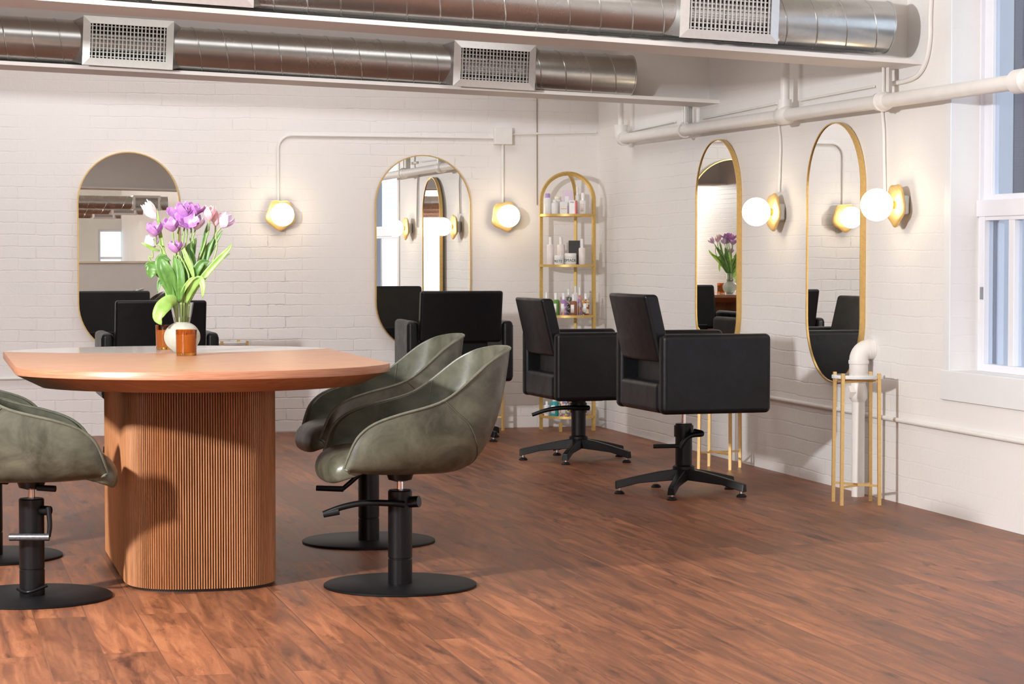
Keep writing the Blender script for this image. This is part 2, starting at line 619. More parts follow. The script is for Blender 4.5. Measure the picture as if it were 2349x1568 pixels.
def beam(n, Yf, zend, slope, hw=0.38):
    """Yf: front edge of the bottom flange; the web rises to the ceiling"""
    x0, x1 = XL, XR
    zf = lambda x: zend + slope * (XR - x)
    m = MB()
    t = 0.022
    m.hexa([(x0, Yf, zf(x0)), (x1, Yf, zf(x1)), (x1, Yf + hw, zf(x1)), (x0, Yf + hw, zf(x0)),
            (x0, Yf, zf(x0) + t), (x1, Yf, zf(x1) + t), (x1, Yf + hw, zf(x1) + t), (x0, Yf + hw, zf(x0) + t)])
    y0, y1 = Yf + hw / 2 + 0.0, Yf + hw / 2 + 0.05
    m.hexa([(x0, y0, zf(x0) + t), (x1, y0, zf(x1) + t), (x1, y1, zf(x1) + t), (x0, y1, zf(x0) + t),
            (x0, y0, ZC), (x1, y0, ZC), (x1, y1, ZC), (x0, y1, ZC)])
    return struct(m.build('trim_%d' % n, M_beam, smooth=0)), zf, y0


_, ZF1, YW1 = beam(1, 13.507, 2.224, 0.0345)
_, ZF2, YW2 = beam(2, 10.503, 2.225, 0.0460)
beam(3, -6.0, 2.30, 0.02, 0.9)

# ------------------------------------------------------------------ ducts


def register(parent, xc, yf, zc, w, h, d, mat, slope, face=-1):
    """box flaring from the duct to a framed grille; face -1 looks toward -y"""
    s = face
    R = Matrix.Rotation(atan(slope), 3, 'Y')

    def P(dx, dy, dz):
        q = R @ Vector((dx, 0, dz))
        return Vector((xc + q.x, yf - s * dy, zc + q.z))
    bx = MB()
    hw, hh = w / 2 - 0.004, h / 2 - 0.004
    e = 0.06
    rings = [[P(-hw - e, d, -hh + .02), P(hw + e, d, -hh + .02), P(hw + e, d, hh - .02), P(-hw - e, d, hh - .02)],
             [P(-hw, 0.012, -hh), P(hw, 0.012, -hh), P(hw, 0.012, hh), P(-hw, 0.012, hh)]]
    k = bx.loft(rings, cap0=False, cap1=False)
    k.build('register_box', M_galv, parent, smooth=0, solid=0.002)
    fr = MB()
    b_ = 0.043
    out = [(-w / 2, -h / 2), (w / 2, -h / 2), (w / 2, h / 2), (-w / 2, h / 2)]
    inn = [(-w / 2 + b_, -h / 2 + b_), (w / 2 - b_, -h / 2 + b_), (w / 2 - b_, h / 2 - b_), (-w / 2 + b_, h / 2 - b_)]
    ring = [[P(x, 0.012, z) for x, z in out], [P(x, 0.004, z) for x, z in out],
            [P(x, -0.006, z) for x, z in inn], [P(x, 0.014, z) for x, z in inn]]
    fr.loft(ring, cap0=False, cap1=False)
    fobj = fr.build('register_frame', mat, parent, smooth=0)
    g = MB()
    iw, ih = w - 2 * b_, h - 2 * b_
    nv, nh = 20, 8
    for i in range(nv):
        x = -iw / 2 + iw * (i + 0.5) / nv
        g.hexa([P(x - .0035, .010, -ih / 2), P(x + .0035, .010, -ih / 2), P(x + .0035, -.001, -ih / 2), P(x - .0035, -.001, -ih / 2),
                P(x - .0035, .010, ih / 2), P(x + .0035, .010, ih / 2), P(x + .0035, -.001, ih / 2), P(x - .0035, -.001, ih / 2)])
    for j in range(nh):
        z = -ih / 2 + ih * (j + 0.5) / nh
        g.hexa([P(-iw / 2, .028, z - .003), P(iw / 2, .028, z - .003), P(iw / 2, .012, z - .003), P(-iw / 2, .012, z - .003),
                P(-iw / 2, .028, z + .003), P(iw / 2, .028, z + .003), P(iw / 2, .012, z + .003), P(-iw / 2, .012, z + .003)])
    g.build('register_louvres', mat, fobj, smooth=0)
    dk = MB()  # black panel behind the louvres, paints the shade of the register's inside
    dk.hexa([P(-iw / 2 - .01, .06, -ih / 2 - .01), P(iw / 2 + .01, .06, -ih / 2 - .01), P(iw / 2 + .01, .045, -ih / 2 - .01), P(-iw / 2 - .01, .045, -ih / 2 - .01),
             P(-iw / 2 - .01, .06, ih / 2 + .01), P(iw / 2 + .01, .06, ih / 2 + .01), P(iw / 2 + .01, .045, ih / 2 + .01), P(-iw / 2 - .01, .045, ih / 2 + .01)])
    dk.build('register_shade_panel', M_void, fobj, smooth=0)


def duct(label, xa, xb, ya, za, slope, r=0.127, regs=(), pitch_=0.162, face=-1, phase=0.0, regmats=None, helix=True):
    """za: axis height at xb"""
    t = thing('spiral_duct', label, 'air duct', (xb, ya, za), 0, 'spiral air ducts under the ceiling')
    az = lambda x: za + slope * (xb - x)
    dirv = Vector((1, 0, -slope)).normalized()
    upv = Vector((slope, 0, 1)).normalized()
    yv = Vector((0, 1, 0))
    loc = Vector((xb, ya, za))

    def build(m, n, mt, **k):
        m.v = [tuple(Vector(q) - loc) for q in m.v]
        return m.build(n, mt, t, **k)
    m = MB()
    rings = []
    nn = 48
    for x, rr in ((xa, r), (xb, r), (xb + .001, r - .004), (xb - 0.02, r - .006)):
        c = Vector((x, ya, az(x)))
        rings.append([c + yv * (rr * cos(2 * pi * j / nn)) + upv * (rr * sin(2 * pi * j / nn)) for j in range(nn)])
    m.loft(rings, cap0=True, cap1=True)
    build(m, 'duct_pipe', M_galv, smooth=50)
    ln = xb - xa
    if helix:
        turns = ln / pitch_
        n = int(turns * 32)
        pts = []
        for i in range(n + 1):
            a = 2 * pi * i / 32 + phase
            x = xb - 0.004 - i / 32 * pitch_
            if x < xa:
                break
            c = Vector((x, ya, az(x)))
            pts.append(c - yv * (r * cos(a)) + upv * (r * sin(a)))
        m = MB().tube(pts, 0.0042, 6)
        build(m, 'spiral_seam', M_galv)
    m = MB().tube([Vector((xb - .004, ya, az(xb))) + yv * (r * cos(2 * pi * j / 40)) + upv * (r * sin(2 * pi * j / 40)) for j in range(40)], 0.005, 6, closed=True)
    build(m, 'end_rim', M_galv)
    if regs:
        sub = t
        for k, (xc, w, h) in enumerate(regs):
            e0 = len(COL.objects)
            mat = (regmats or [M_reg] * 9)[k]
            before = set(COL.objects)
            register(sub, xc, ya + face * (r + 0.035), az(xc), w, h, 0.12, mat, slope, face)
            for o in set(COL.objects) - before:
                if o.parent is t:
                    o.location = -loc
    return t


YD1 = YW1 - 0.02 - 0.127
e1 = on(1447, 175, 1, YD1)
a1 = on(40, 88, 1, YD1)
sl1 = (a1.z - e1.z) / (e1.x - a1.x)
f1 = YD1 - 0.127 - 0.035
r1a, r1b = on(190, 96, 1, f1).x, on(398, 96, 1, f1).x
r2a, r2b = on(1041, 150, 1, f1).x, on(1229, 150, 1, f1).x
duct('galvanised spiral duct with two grilles, the lower and farther duct near the mirror wall', XL, e1.x, YD1, e1.z, sl1,
     regs=[((r1a + r1b) / 2, r1b - r1a, 0.285), ((r2a + r2b) / 2, r2b - r2a, 0.275)], regmats=[M_regw, M_reg], pitch_=0.160, phase=1.0)
YD2 = YW2 - 0.02 - 0.127
e2 = on(2033, 63, 1, YD2)
a2b = on(780, 36, 1, YD2)
sl2 = ((a2b.z + 0.129) - e2.z) / (e2.x - a2b.x)
f2 = YD2 - 0.127 - 0.035
r3a, r3b = on(1562, 50, 1, f2).x, on(1788, 50, 1, f2).x
r4a, r4b = on(352, 5, 1, f2).x, on(585, 5, 1, f2).x
duct('galvanised spiral duct cut off by the top of the photo, the nearer and higher duct', XL, e2.x, YD2, e2.z, sl2,
     regs=[((r3a + r3b) / 2, r3b - r3a, 0.275), ((r4a + r4b) / 2, r4b - r4a, 0.275)], regmats=[M_reg, M_reg], pitch_=0.158, phase=2.2)
# ducts far behind the camera, seen in the left mirror
for k, yd in enumerate((-10.5, -15.5, -21.0)):
    duct(['spiral duct behind the camera, nearest of the three seen only in the mirrors', 'spiral duct behind the camera, middle of the three seen only in the mirrors', 'spiral duct behind the camera, farthest of the three seen only in the mirrors'][k],
         XL, 4.4, yd, 2.22, 0.01, regs=[(2.1 + 0.25 * k, 0.6, 0.28), (4.0, 0.5, 0.28)], face=1, helix=True, pitch_=0.32)

# ------------------------------------------------------------------ oval mirrors
MW, MZ0, MZ1 = 0.71, 0.577, 1.996


def mirror(label, x, y, rz):
    t = thing('oval_mirror', label, 'mirror', (x, y, MZ0), rz, 'pill-shaped wall mirrors')
    H_ = MZ1 - MZ0
    R_ = MW / 2
    # local: wall plane is y=0, glass looks toward -y

    def outline(r, n=28):
        pts = []
        for i in range(n + 1):
            a = pi * i / n
            pts.append((r * cos(a), H_ - R_ + r * sin(a)))
        for i in range(n + 1):
            a = pi + pi * i / n
            pts.append((r * cos(a), R_ + r * sin(a)))
        return pts
    D0 = 0.032
    o1, o2 = outline(R_), outline(R_ - 0.007)
    m = MB()
    m.loft([[(px, -0.001, pz) for px, pz in o1], [(px, -D0, pz) for px, pz in o1],
            [(px, -D0, pz) for px, pz in o2], [(px, -0.024, pz) for px, pz in o2]], cap0=False, cap1=False)
    m.build('mirror_frame', M_gold, t, smooth=50)
    g = MB()
    g.loft([[(px, -0.008, pz) for px, pz in o2], [(px, -0.026, pz) for px, pz in o2]])
    g.build('mirror_glass', M_mirror, t, smooth=0)
    return t


mirror('gold-framed pill-shaped mirror behind the tulips, leftmost on the far wall', (on(178, 560, 1, YB).x + on(411, 560, 1, YB).x) / 2, YB, 0)
mirror('gold-framed pill-shaped mirror on the far wall between the two far globe lamps', (on(859, 580, 1, YB).x + on(1077, 580, 1, YB).x) / 2, YB - 0.0085, radians(1.35))
mirror('gold-framed pill-shaped mirror on the right wall, nearer the corner', XR - 0.012, 13.446, -pi / 2 + radians(1.9))
mirror('gold-framed pill-shaped mirror on the right wall, nearer the window and above the drain pipe', XR - 0.012, 11.555, -pi / 2 + radians(1.9))

# ------------------------------------------------------------------ globe lamps


def sconce(label, x, y, z, rz, box=True, rot=0.0):
    t = thing('globe_wall_lamp', label, 'wall lamp', (x, y, z), rz, 'gold wall lamps with lit globes')
    if box:
        MB().box((0, -0.024, 0), (0.098, 0.046, 0.098)).build('junction_box', M_galv, t, bevel=0.012)
    else:
        MB().box((0, -0.024, 0), (0.09, 0.046, 0.09)).build('junction_box', M_white, t, bevel=0.012)
    # wavy gold plate
    pts = []
    n = 60
    for i in range(n):
        a = 2 * pi * i / n
        rr = 0.108 + 0.007 * cos(5 * a + 0.6 + rot) + 0.004 * cos(2 * a)
        pts.append((rr * cos(a) * 0.93, rr * sin(a) * 1.03))
    m = MB()
    k = []
    for s_, yy in ((0.88, -0.048), (1.0, -0.058), (1.0, -0.066), (0.9, -0.072)):
        k.append([(px * s_, yy, pz * s_) for px, pz in pts])
    k = [[q for q in reversed(r_)] for r_ in k]
    m.loft(k)
    m.build('gold_plate', M_goldl, t, smooth=50)
    m = MB().tube([(0, -0.07, 0), (0, -0.10, 0)], 0.022, 20)
    m.build('lamp_holder', M_gold, t)
    m = MB()
    m.lathe([(0.0825 * sin(pi * i / 24), -0.0825 * cos(pi * i / 24)) for i in range(25)], 40)
    m.v = [(q[0], q[1] - 0.165, q[2]) for q in m.v]
    m.build('globe', M_globe, t, smooth=180)
    return t


S1 = on(640, 493, 1, YB)
S2 = on(1154, 496, 1, YB)
sconce('round gold wall lamp with lit globe between the two far mirrors', S1.x, YB, S1.z, 0, False, 1.2)
sconce('round gold wall lamp with lit globe left of the brass shelf', S2.x, YB, S2.z, 0, False, 0.0)
S3 = on(1796, 486, 0, XR)
S4 = on(2080, 470, 0, XR)
sconce('gold wall lamp seen sideways between the two right-wall mirrors', XR, S3.y, S3.z, -pi / 2, True)
sconce('gold wall lamp seen sideways, nearest the window', XR, S4.y, S4.z, -pi / 2, True, 0.8)

# ------------------------------------------------------------------ pipes and conduits
XP = XR - 0.10


def pw(px, py, off=0.012):
    return on(px, py, 0, XR - off)


def pb(px, py, off=0.012):
    return on(px, py, 1, YB - off)


# heating main along the right wall
p0 = on(1425, 319, 0, XP)
p1 = on(2331, 188, 0, XP)
dm = (p1 - p0)
t = thing('heating_pipe', 'thick white painted pipe running along the right wall above the mirrors', 'pipe', p0)


def sub(m, loc):
    m.v = [tuple(Vector(q) - Vector(loc)) for q in m.v]
    return m


yend = 8.0
pend = p0 + dm * ((yend - p0.y) / dm.y)
sub(MB().tube([p0, pend], 0.0365, 20), p0).build('main_run', M_white, t)
dn = dm.normalized()
for px, rr in ((1800, 0.052), (2024, 0.046), (2345, 0.056)):
    c = on(px, 258, 0, XP)
    c = p0 + dn * ((c.y - p0.y) / dn.y)
    m = MB().tube([c - dn * 0.07, c - dn * 0.05, c + dn * 0.05, c + dn * 0.07], [0.036, rr, rr, 0.036], 20)
    sub(m, p0).build('coupling', M_white, t)
c = p0
m = MB().tube(arc(c + Vector((0, 0, 0.0)), 0.0, 0, 1, 1), 0.04, 4) if False else MB()
m.tube([c + Vector((0, -0.08, 0)), c + Vector((0, -0.03, 0.0)), c + Vector((0, 0.0, 0.02)), c + Vector((0, 0.01, 0.06)), c + Vector((0, 0.01, 0.10))], [0.05, 0.046, 0.046, 0.046, 0.05], 16)
sub(m, p0).build('elbow', M_white, t)
sub(MB().tube([c + Vector((0, 0.01, 0.08)), c + Vector((0, 0.01, ZC - c.z))], 0.020, 14), p0).build('riser', M_white, t)
c2 = on(1800, 262, 0, XP)
c2 = p0 + dn * ((c2.y - p0.y) / dn.y)
sub(MB().tube([c2, c2 + Vector((0, 0, ZC - c2.z))], 0.026, 16), p0).build('riser', M_white, t)
sub(MB().tube([c2 + Vector((0, 0, 0.02)), c2 + Vector((0, 0, 0.09))], 0.04, 16), p0).build('riser_collar', M_white, t)

# hangers
for lab, px, gal in (('galvanised strap hanger holding the pipe near the corner', 1571, True), ('white painted strap hanger holding the pipe near the nearer beam', 2025, False)):
    c = on(px, 262, 0, XP)
    c = p0 + dn * ((c.y - p0.y) / dn.y)
    h = thing('pipe_hanger', lab, 'pipe hanger', c)
    MB().tube([(0, 0.001 * 0, 0) for _ in range(0)] or [Vector((0.047 * cos(2 * pi * j / 24), 0, 0.047 * sin(2 * pi * j / 24))) for j in range(24)], 0.006, 6, closed=True).build('clamp_ring', M_white, h)
    tz = 0.20 if gal else 0.25
    m = MB()
    m.box((0.02, 0, 0.04 + tz / 2), (0.004, 0.05, tz))
    m.box((0.04, 0.025, 0.04 + tz / 2), (0.04, 0.004, tz))
    m.build('strut_channel', M_galv if gal else M_white, h, smooth=0)
    MB().tube([(0, 0, 0.04), (0, 0, 0.04 + tz)], 0.006, 8).build('threaded_rod', M_galv if gal else M_white, h)


def conduit(label, pts, r=0.010, mat=None, name='conduit', cat='conduit', n=40):
    q = bez(pts, n) if len(pts) > 2 else [Vector(p) for p in pts]
    o = MB().tube(q, r, 10).build(name, mat or M_white, loc=q[0])
    return tag(o, label, cat)


# back wall: bend up from lamp 1, across to the box, down to lamp 2
boxc = (pb(1152, 312))
zl = pb(900, 313).z
xs1 = pb(638, 400).x
cpts = [Vector((xs1, YB - .012, S1.z + 0.10)), Vector((xs1, YB - .012, zl - 0.12))]
cpts += arc((xs1 + 0.1, YB - .012, zl - 0.1), 0.1, pi, pi / 2, 8)
cpts += [Vector((boxc.x - 0.06, YB - .012, zl))]
o = MB().tube(cpts, 0.010, 10).build('conduit', M_white, loc=cpts[0])
tag(o, 'white bent conduit rising from the left far lamp and running to the square box', 'conduit')
bx = MB().box((boxc.x, YB - 0.028, boxc.z), (0.135, 0.054, 0.125)).build('electrical_box', M_white, bevel=0.005, loc=boxc)
tag(bx, 'square white electrical box on the far wall above the lamp', 'electrical box')
xd = pb(1153, 400).x
conduit('short straight white conduit from the square box down to the lamp', [(xd, YB - .012, boxc.z - 0.06), (xd, YB - .012, S2.z + 0.10)], 0.011)
conduit('thin white conduit from the square box toward the corner', [(boxc.x + 0.065, YB - .012, pb(1200, 308).z), (XR - 0.02, YB - .012, pb(1420, 304).z)], 0.008)
conduit('thin dark cable hanging straight down the far wall left of the brass shelf', [pb(1232, 190, .005), pb(1232, 470, .005)], 0.0035, plain('tan_cable', (0.30, 0.24, 0.15), 0.6), 'cable', 'cable')
# right wall: drops to the lamps
conduit('white conduit dropping from the thick pipe to the lamp between the right mirrors',
        [pw(1786, 284), pw(1790, 330), pw(1789, 380), pw(1787, 440)], 0.008)
conduit('white conduit dropping from the thick pipe to the lamp nearest the window',
        [pw(2023, 248), pw(2027, 300), pw(2028, 360), pw(2030, 470)], 0.009)
conduit('thin white conduit high on the right wall, running from the corner to the galvanised hanger', [pw(1432, 304), pw(1548, 279)], 0.0065)
conduit('thin white conduit high on the right wall between galvanised hanger and thick riser', [pw(1612, 272), pw(1700, 254), pw(1782, 237)], 0.0065)
conduit('thin white conduit high on the right wall between thick riser and white hanger', [pw(1836, 230), pw(2005, 198)], 0.0065)
conduit('white conduit curving up the right wall beside the end of the nearer beam',
        [pw(2030, 194), pw(2075, 186), pw(2105, 172), pw(2124, 140), pw(2133, 90), pw(2134, 40), pw(2137, -60), pw(2139, -400)], 0.012, n=60)
# low rail
ra = on(1500, 880, 0, XR - 0.012)
rb = on(2349, 1000, 0, XR - 0.012)
rz_ = on(1900, 939, 0, XR - 0.012).z
conduit('low white pipe running along the right wall below the window', [(XR - .013, 15.9, rz_ + 0.02), (XR - .013, 7.0, rz_)], 0.012, name='wall_pipe', cat='pipe')
conduit('low white pipe running along the far wall behind the chairs', [(-2.0, YB - .013, rz_ - 0.02), (4.0, YB - .013, rz_ + 0.01)], 0.010, name='wall_pipe', cat='pipe')

# drain pipe behind the near plant stand
dy = on(1976, 1130, 0, XR - 0.06).y
t = thing('drain_pipe', 'fat white drain pipe elbowing out of the right wall behind the nearest stand', 'pipe', (XR - 0.08, dy, 0))
MB().tube([(0, 0, 0.0), (0, 0, 0.50)], 0.034, 20).build('lower_pipe', M_white, t)
MB().lathe([(0.034, 0.50), (0.047, 0.52), (0.047, 0.565), (0.038, 0.60), (0.05, 0.62), (0.05, 0.70), (0.054, 0.702), (0.054, 0.72), (0.047, 0.722)], 24).build('coupling', M_white, t)
m = MB()
ay = -0.10
cpt = [Vector((0, 0, 0.715))] + arc((0.060, 0, 0.72), 0.060, pi, pi / 2, 8)
m.tube(cpt, 0.050, 20)
m.tube([(0.045, 0, 0.78), (0.079, 0, 0.78)], 0.056, 20)
m.build('elbow', M_white, t)
MB().tube([(-0.03, 0, 0.555), (-0.062, 0, 0.555)], [0.04, 0.036], 6).build('cleanout_plug', M_white, t)

# ------------------------------------------------------------------ the window on the right
XW = XR + 0.15
w1 = MB()


def wy(px, x):
    return on(px, 600, 0, x).y


def wz(px, py, x):
    return on(px, py, 0, x).z


zs0 = WZ0 + 0.0
# fixed frame
f = struct(box_obj('window_1', XW - 0.01, XW + 0.16, WY1 - 0.012, WY1 + 0.03, WZ0, WZ1, M_sash))
yj = wy(2249, XW)
zb = wz(2262, 845, XW)
zr0, zr1 = wz(2259, 497, XW), wz(2259, 459, XW)
m = MB()
yq = wy(2262, XW + .03) - 0.004
m.box((XW + 0.07, (WY1 + 0.02 + yq) / 2, (WZ0 + WZ1) / 2), (0.14, WY1 + 0.02 - yq, WZ1 - WZ0))
m.box((XW + 0.07, (WY0 + 0.03), (WZ0 + WZ1) / 2), (0.14, 0.06, WZ1 - WZ0))
m.build('window_jamb', M_sash, f, smooth=0)
ys = WY1 - 0.05 if yj > WY1 else yj
yj2 = ys - 0.05
m = MB()
m.box((XW + 0.012, (ys + WY0) / 2, (zr0 + zr1) / 2), (0.075, ys - WY0, zr1 - zr0))
m.build('meeting_rail', M_sash, f, bevel=0.004)
# upper sash
yu = wy(2262, XW + .03)
yu2 = wy(2282, XW + .03)
m = MB()
m.box((XW + 0.03, (yu + yu2) / 2, (zr1 + WZ1) / 2), (0.04, abs(yu - yu2), WZ1 - zr1))
m.box((XW + 0.03, (yu2 + WY0) / 2, zr1 + 0.012), (0.045, yu2 - WY0, 0.03))
m.build('upper_sash', M_sash, f, bevel=0.003)
MB().box((XW + 0.03, (yu2 + WY0) / 2, (zr1 + WZ1) / 2), (0.005, yu2 - WY0, WZ1 - zr1)).build('pane', M_pane, f)
# lower sash with upright dividers
m = MB()
zt = wz(2290, 505, XW)
zbo = wz(2290, 836, XW)
yl0, yl1 = wy(2256, XW), wy(2268, XW)
m.box((XW, (yl0 + yl1) / 2, (zr0 + WZ0) / 2), (0.05, abs(yl0 - yl1), zr0 - WZ0))
m.box((XW, (yl1 + WY0) / 2, (zt + zr0) / 2), (0.04, yl1 - WY0, abs(zr0 - zt)))
m.box((XW, (yl1 + WY0) / 2, (zbo + WZ0) / 2), (0.05, yl1 - WY0, abs(zbo - WZ0)))
ya_, yb_ = wy(2323, XW), wy(2336, XW)
m.box((XW, (ya_ + yb_) / 2, (zt + zbo) / 2), (0.045, abs(ya_ - yb_), zt - zbo))
m.build('lower_sash', M_sash, f, bevel=0.003)
m = MB()
XO = XW + 0.07
for p_, q_ in ((2286, 2297), (2341, 2352)):
    ya_, yb_ = wy(p_, XO), wy(q_, XO)
    m.box((XO, (ya_ + yb_) / 2, (zt + zbo) / 2), (0.03, abs(ya_ - yb_), zt - zbo + 0.1))
m.build('storm_sash', M_sash, f)
MB().box((XW + 0.005, (yl1 + WY0) / 2, (zt + zbo) / 2), (0.005, yl1 - WY0, zt - zbo)).build('pane', M_pane, f)
pz_ = wz(2262, 672, XW)
MB().box((XW - 0.025, wy(2264, XW), pz_), (0.01, 0.03, 0.06)).build('sash_latch', plain('latch_grey', (0.25, 0.27, 0.28), 0.4), f, bevel=0.002)
# reveal mouldings and the apron board under the sill
m = MB()
yv_ = wy(2176, XR - 0.01)
m.box((XR - 0.004, WY1 + 0.035, (WZ0 - 0.02 + WZ1) / 2 + 0.02), (0.016, 0.07, WZ1 - WZ0 + 0.04))
struct(m.build('trim_7', M_trim, bevel=0.004))
ap = on(2149, 915, 0, XR - 0.03)
m = MB()
m.box((XR - 0.004, (ap.y + 7.9) / 2, (ap.z + WZ0) / 2), (0.022, ap.y - 7.9, WZ0 - ap.z))
struct(m.build('trim_8', M_trim, bevel=0.004))

# ------------------------------------------------------------------ outside: neighbouring brick building
M_ob = brickmat('grey_purple_brick', 1, (0.10, 0.085, 0.105), (0.14, 0.14, 0.165), bw=0.22, bh=0.075, bk=0.3)
M_sid = plain('blue_grey_render', (0.052, 0.066, 0.078), 0.7, nscale=2, namp=0.1)
XB = 8.2
yc = on(2326, 400, 0, XB).y
nb = thing('exterior_building', 'grey purple brick building seen outside through the window', 'building', (XB, yc, 0))
MB().box((0.5, -4.5, 1.6), (1.0, 9.0, 5.2)).build('brick_facade', M_ob, nb, smooth=0)
MB().box((0.6, 4.0, 1.6), (1.0, 8.0, 5.2)).build('rendered_wing', M_sid, nb, smooth=0)
MB().box((2.5, -2, -0.99), (11, 30, 0.02)).build('alley_ground', plain('asphalt', (0.10, 0.10, 0.11), 0.9), nb)

# ------------------------------------------------------------------ black styling chairs


def rbox(m, c, d, bend=0.0, n=6, tilt=0.0, zoff=0.0):
    """box cut into strips along y and bent: x += bend*(y/hy)^2"""
    hx, hy, hz = d[0] / 2, d[1] / 2, d[2] / 2
    rings = []
    for i in range(n + 1):
        y = -hy + 2 * hy * i / n
        k = bend * (y / hy) ** 2
        rings.append([Vector((c[0] + x + k - tilt * z, c[1] + y, c[2] + z)) for x, z in ((-hx, -hz), (-hx, hz), (hx, hz), (hx, -hz))])
    m.loft(rings)
    return m


def black_chair(label, x, y, rz, z0, feet_ang, lever, coltop, bz=0.0, bx=0.045):
    t = thing('styling_chair', label, 'chair', (x, y, 0), rz, 'black leather styling chairs')
    # faces local +x ; z0 = underside of the body
    hh = 0.415
    for s in (-1, 1):
        a = MB().box((bx, s * 0.3275, z0 + hh / 2), (0.61, 0.075, hh))
        ao = a.build('armrest', M_black, t, bevel=0.028, seg=5)
        sm = MB()
        for xx in (-0.283 + bx,):
            sm.tube([(xx, s * 0.3275 + s * 0.0375, z0 + 0.03), (xx, s * 0.3275 + s * 0.0375, z0 + hh - 0.03)], 0.002, 6)
        sm.build('seam', M_black, ao)
    s_ = MB().box((-0.008 + bx, 0, z0 + 0.083), (0.592, 0.58, 0.162))
    s_.build('seat', M_black, t, bevel=0.03, seg=5)
    b_ = MB()
    rbox(b_, (-0.318 + bx, 0, z0 + 0.445 + bz), (0.078, 0.565, 0.35), bend=0.022, n=8, tilt=0.235)
    b_.build('backrest', M_black, t, bevel=0.018, seg=4)
    # back support hidden between the arms
    MB().box((-0.22 + bx, 0, z0 + 0.22), (0.03, 0.40, 0.17)).build('back_support', M_black, t, bevel=0.01)
    MB().box((0, 0, z0 - 0.008), (0.24, 0.24, 0.018)).build('seat_plate', M_blk, t, bevel=0.004)
    MB().tube([(0, 0, coltop - 0.03), (0, 0, z0 - 0.01)], 0.014, 16).build('piston', M_chr, t)
    c_ = MB().lathe([(0.046, 0.075), (0.046, 0.13), (0.058, 0.132), (0.058, 0.147), (0.045, 0.155), (0.045, coltop - .003), (0.042, coltop)], 32)
    c_.build('column', M_blk, t)
    for a in feet_ang:
        a -= rz
        d = Vector((cos(a), sin(a), 0))
        n_ = Vector((-sin(a), cos(a), 0))
        rings = []
        for r_, w, zt_, zb_ in ((0.03, 0.034, 0.135, 0.075), (0.12, 0.028, 0.122, 0.068), (0.24, 0.022, 0.098, 0.058), (0.355, 0.022, 0.072, 0.030), (0.367, 0.021, 0.068, 0.026)):
            rings.append([d * r_ + n_ * w + Vector((0, 0, zb_)), d * r_ - n_ * w + Vector((0, 0, zb_)),
                          d * r_ - n_ * w * 0.7 + Vector((0, 0, zt_)), d * r_ + n_ * w * 0.7 + Vector((0, 0, zt_))])
        lg = MB().loft(rings).build('base_leg', M_blk, t, bevel=0.004, seg=2)
        q = d * 0.345
        g_ = MB().tube([(q.x, q.y, 0.012), (q.x, q.y, 0.045)], 0.010, 12)
        g_.build('glide_stem', M_chr, lg)
        MB().lathe([(0.026, 0.0), (0.028, 0.005), (0.020, 0.014), (0.010, 0.018)], 18, (q.x, q.y, 0)).build('glide_foot', M_rub, lg)
    # pump lever, given in room directions (right of the camera, toward the camera, up)
    Rm = Matrix.Rotation(-rz, 3, 'Z')

    def W(p):
        return Rm @ (RT * p[0] - FH * p[1]) + Vector((0, 0, p[2]))
    cl = MB().lathe([(0.052, lever[0][2] - 0.03), (0.052, lever[0][2] + 0.03)], 24)
    cl.build('lever_clamp', M_blk, t)
    lp = bez([W(p) for p in lever], 24)
    lv = MB().tube(lp, [0.017 - 0.005 * i / (len(lp) - 1) for i in range(len(lp))], 10).build('pump_lever', M_blk, t)
    e = lp[-1]
    dd = (lp[-1] - lp[-2]).normalized()
    return t, W


dpos = gnd(1568, 1131)
cpos = gnd(1327, 1054)


def angs(c, p):
    q = gnd(*p)
    return atan2(q.y - c.y, q.x - c.x)


fD = [radians(183.5) - YAW + 2 * pi * k / 5 for k in range(5)]
fC = fD
tD, WD = black_chair('black leather styling chair facing the right wall, the nearer one with its chrome piston showing', dpos.x, dpos.y, radians(2.5), 0.449, fD,
                     [(0.05, 0.05, 0.335), (0.09, 0.07, 0.325), (0.02, 0.11, 0.315), (-0.03, 0.12, 0.255)], 0.375)
MB().tube([WD((-0.02, 0.12, 0.265)), WD((-0.17, 0.12, 0.262))], 0.011, 12).build('lever_grip', M_rub, tD)
black_chair('black leather styling chair facing the right wall, directly in front of the brass shelf', cpos.x, cpos.y, radians(2), 0.389, fC,
            [(0.06, 0.03, 0.325), (0.02, 0.06, 0.328), (-0.10, 0.08, 0.330), (-0.20, 0.08, 0.315), (-0.29, 0.08, 0.285)], 0.365)
black_chair('black leather styling chair seen from behind, right of the green chairs under the middle mirror', 3.53, 15.24, radians(87), 0.41,
            [radians(-90 + 2 + 72 * k + 36) for k in range(5)], [(0.05, 0.05, 0.33), (0.0, 0.07, 0.33), (-0.2, 0.08, 0.30)], 0.37)
black_chair('black leather styling chair seen from behind the table, under the leftmost mirror', 1.425, 14.56, radians(90), 0.37,
            [radians(200 + 72 * k) for k in range(5)], [(0.05, 0.05, 0.33), (0.0, 0.07, 0.33), (0.2, 0.08, 0.30)], 0.35)

# ------------------------------------------------------------------ green tub chairs
RIM = [(-0.262, .238, .478), (-.232, .262, .566), (-.200, .275, .615), (-.146, .285, .652), (-.06, .290, .681), (.03, .288, .703), (.105, .282, .727), (.172, .272, .768),
       (.242, .256, .825), (.292, .238, .864), (.348, .205, .895), (.395, .145, .911), (.418, .075, .917), (.424, 0, .919)]
BOT = [(-0.238, .215, .462), (-.20, .215, .458), (-.16, .215, .455), (-.11, .215, .452), (-.05, .210, .450), (.0, .205, .450), (.04, .20, .450), (.08, .195, .450),
       (.13, .18, .450), (.165, .16, .452), (.19, .13, .453), (.205, .09, .454), (.213, .045, .455), (.215, 0, .455)]


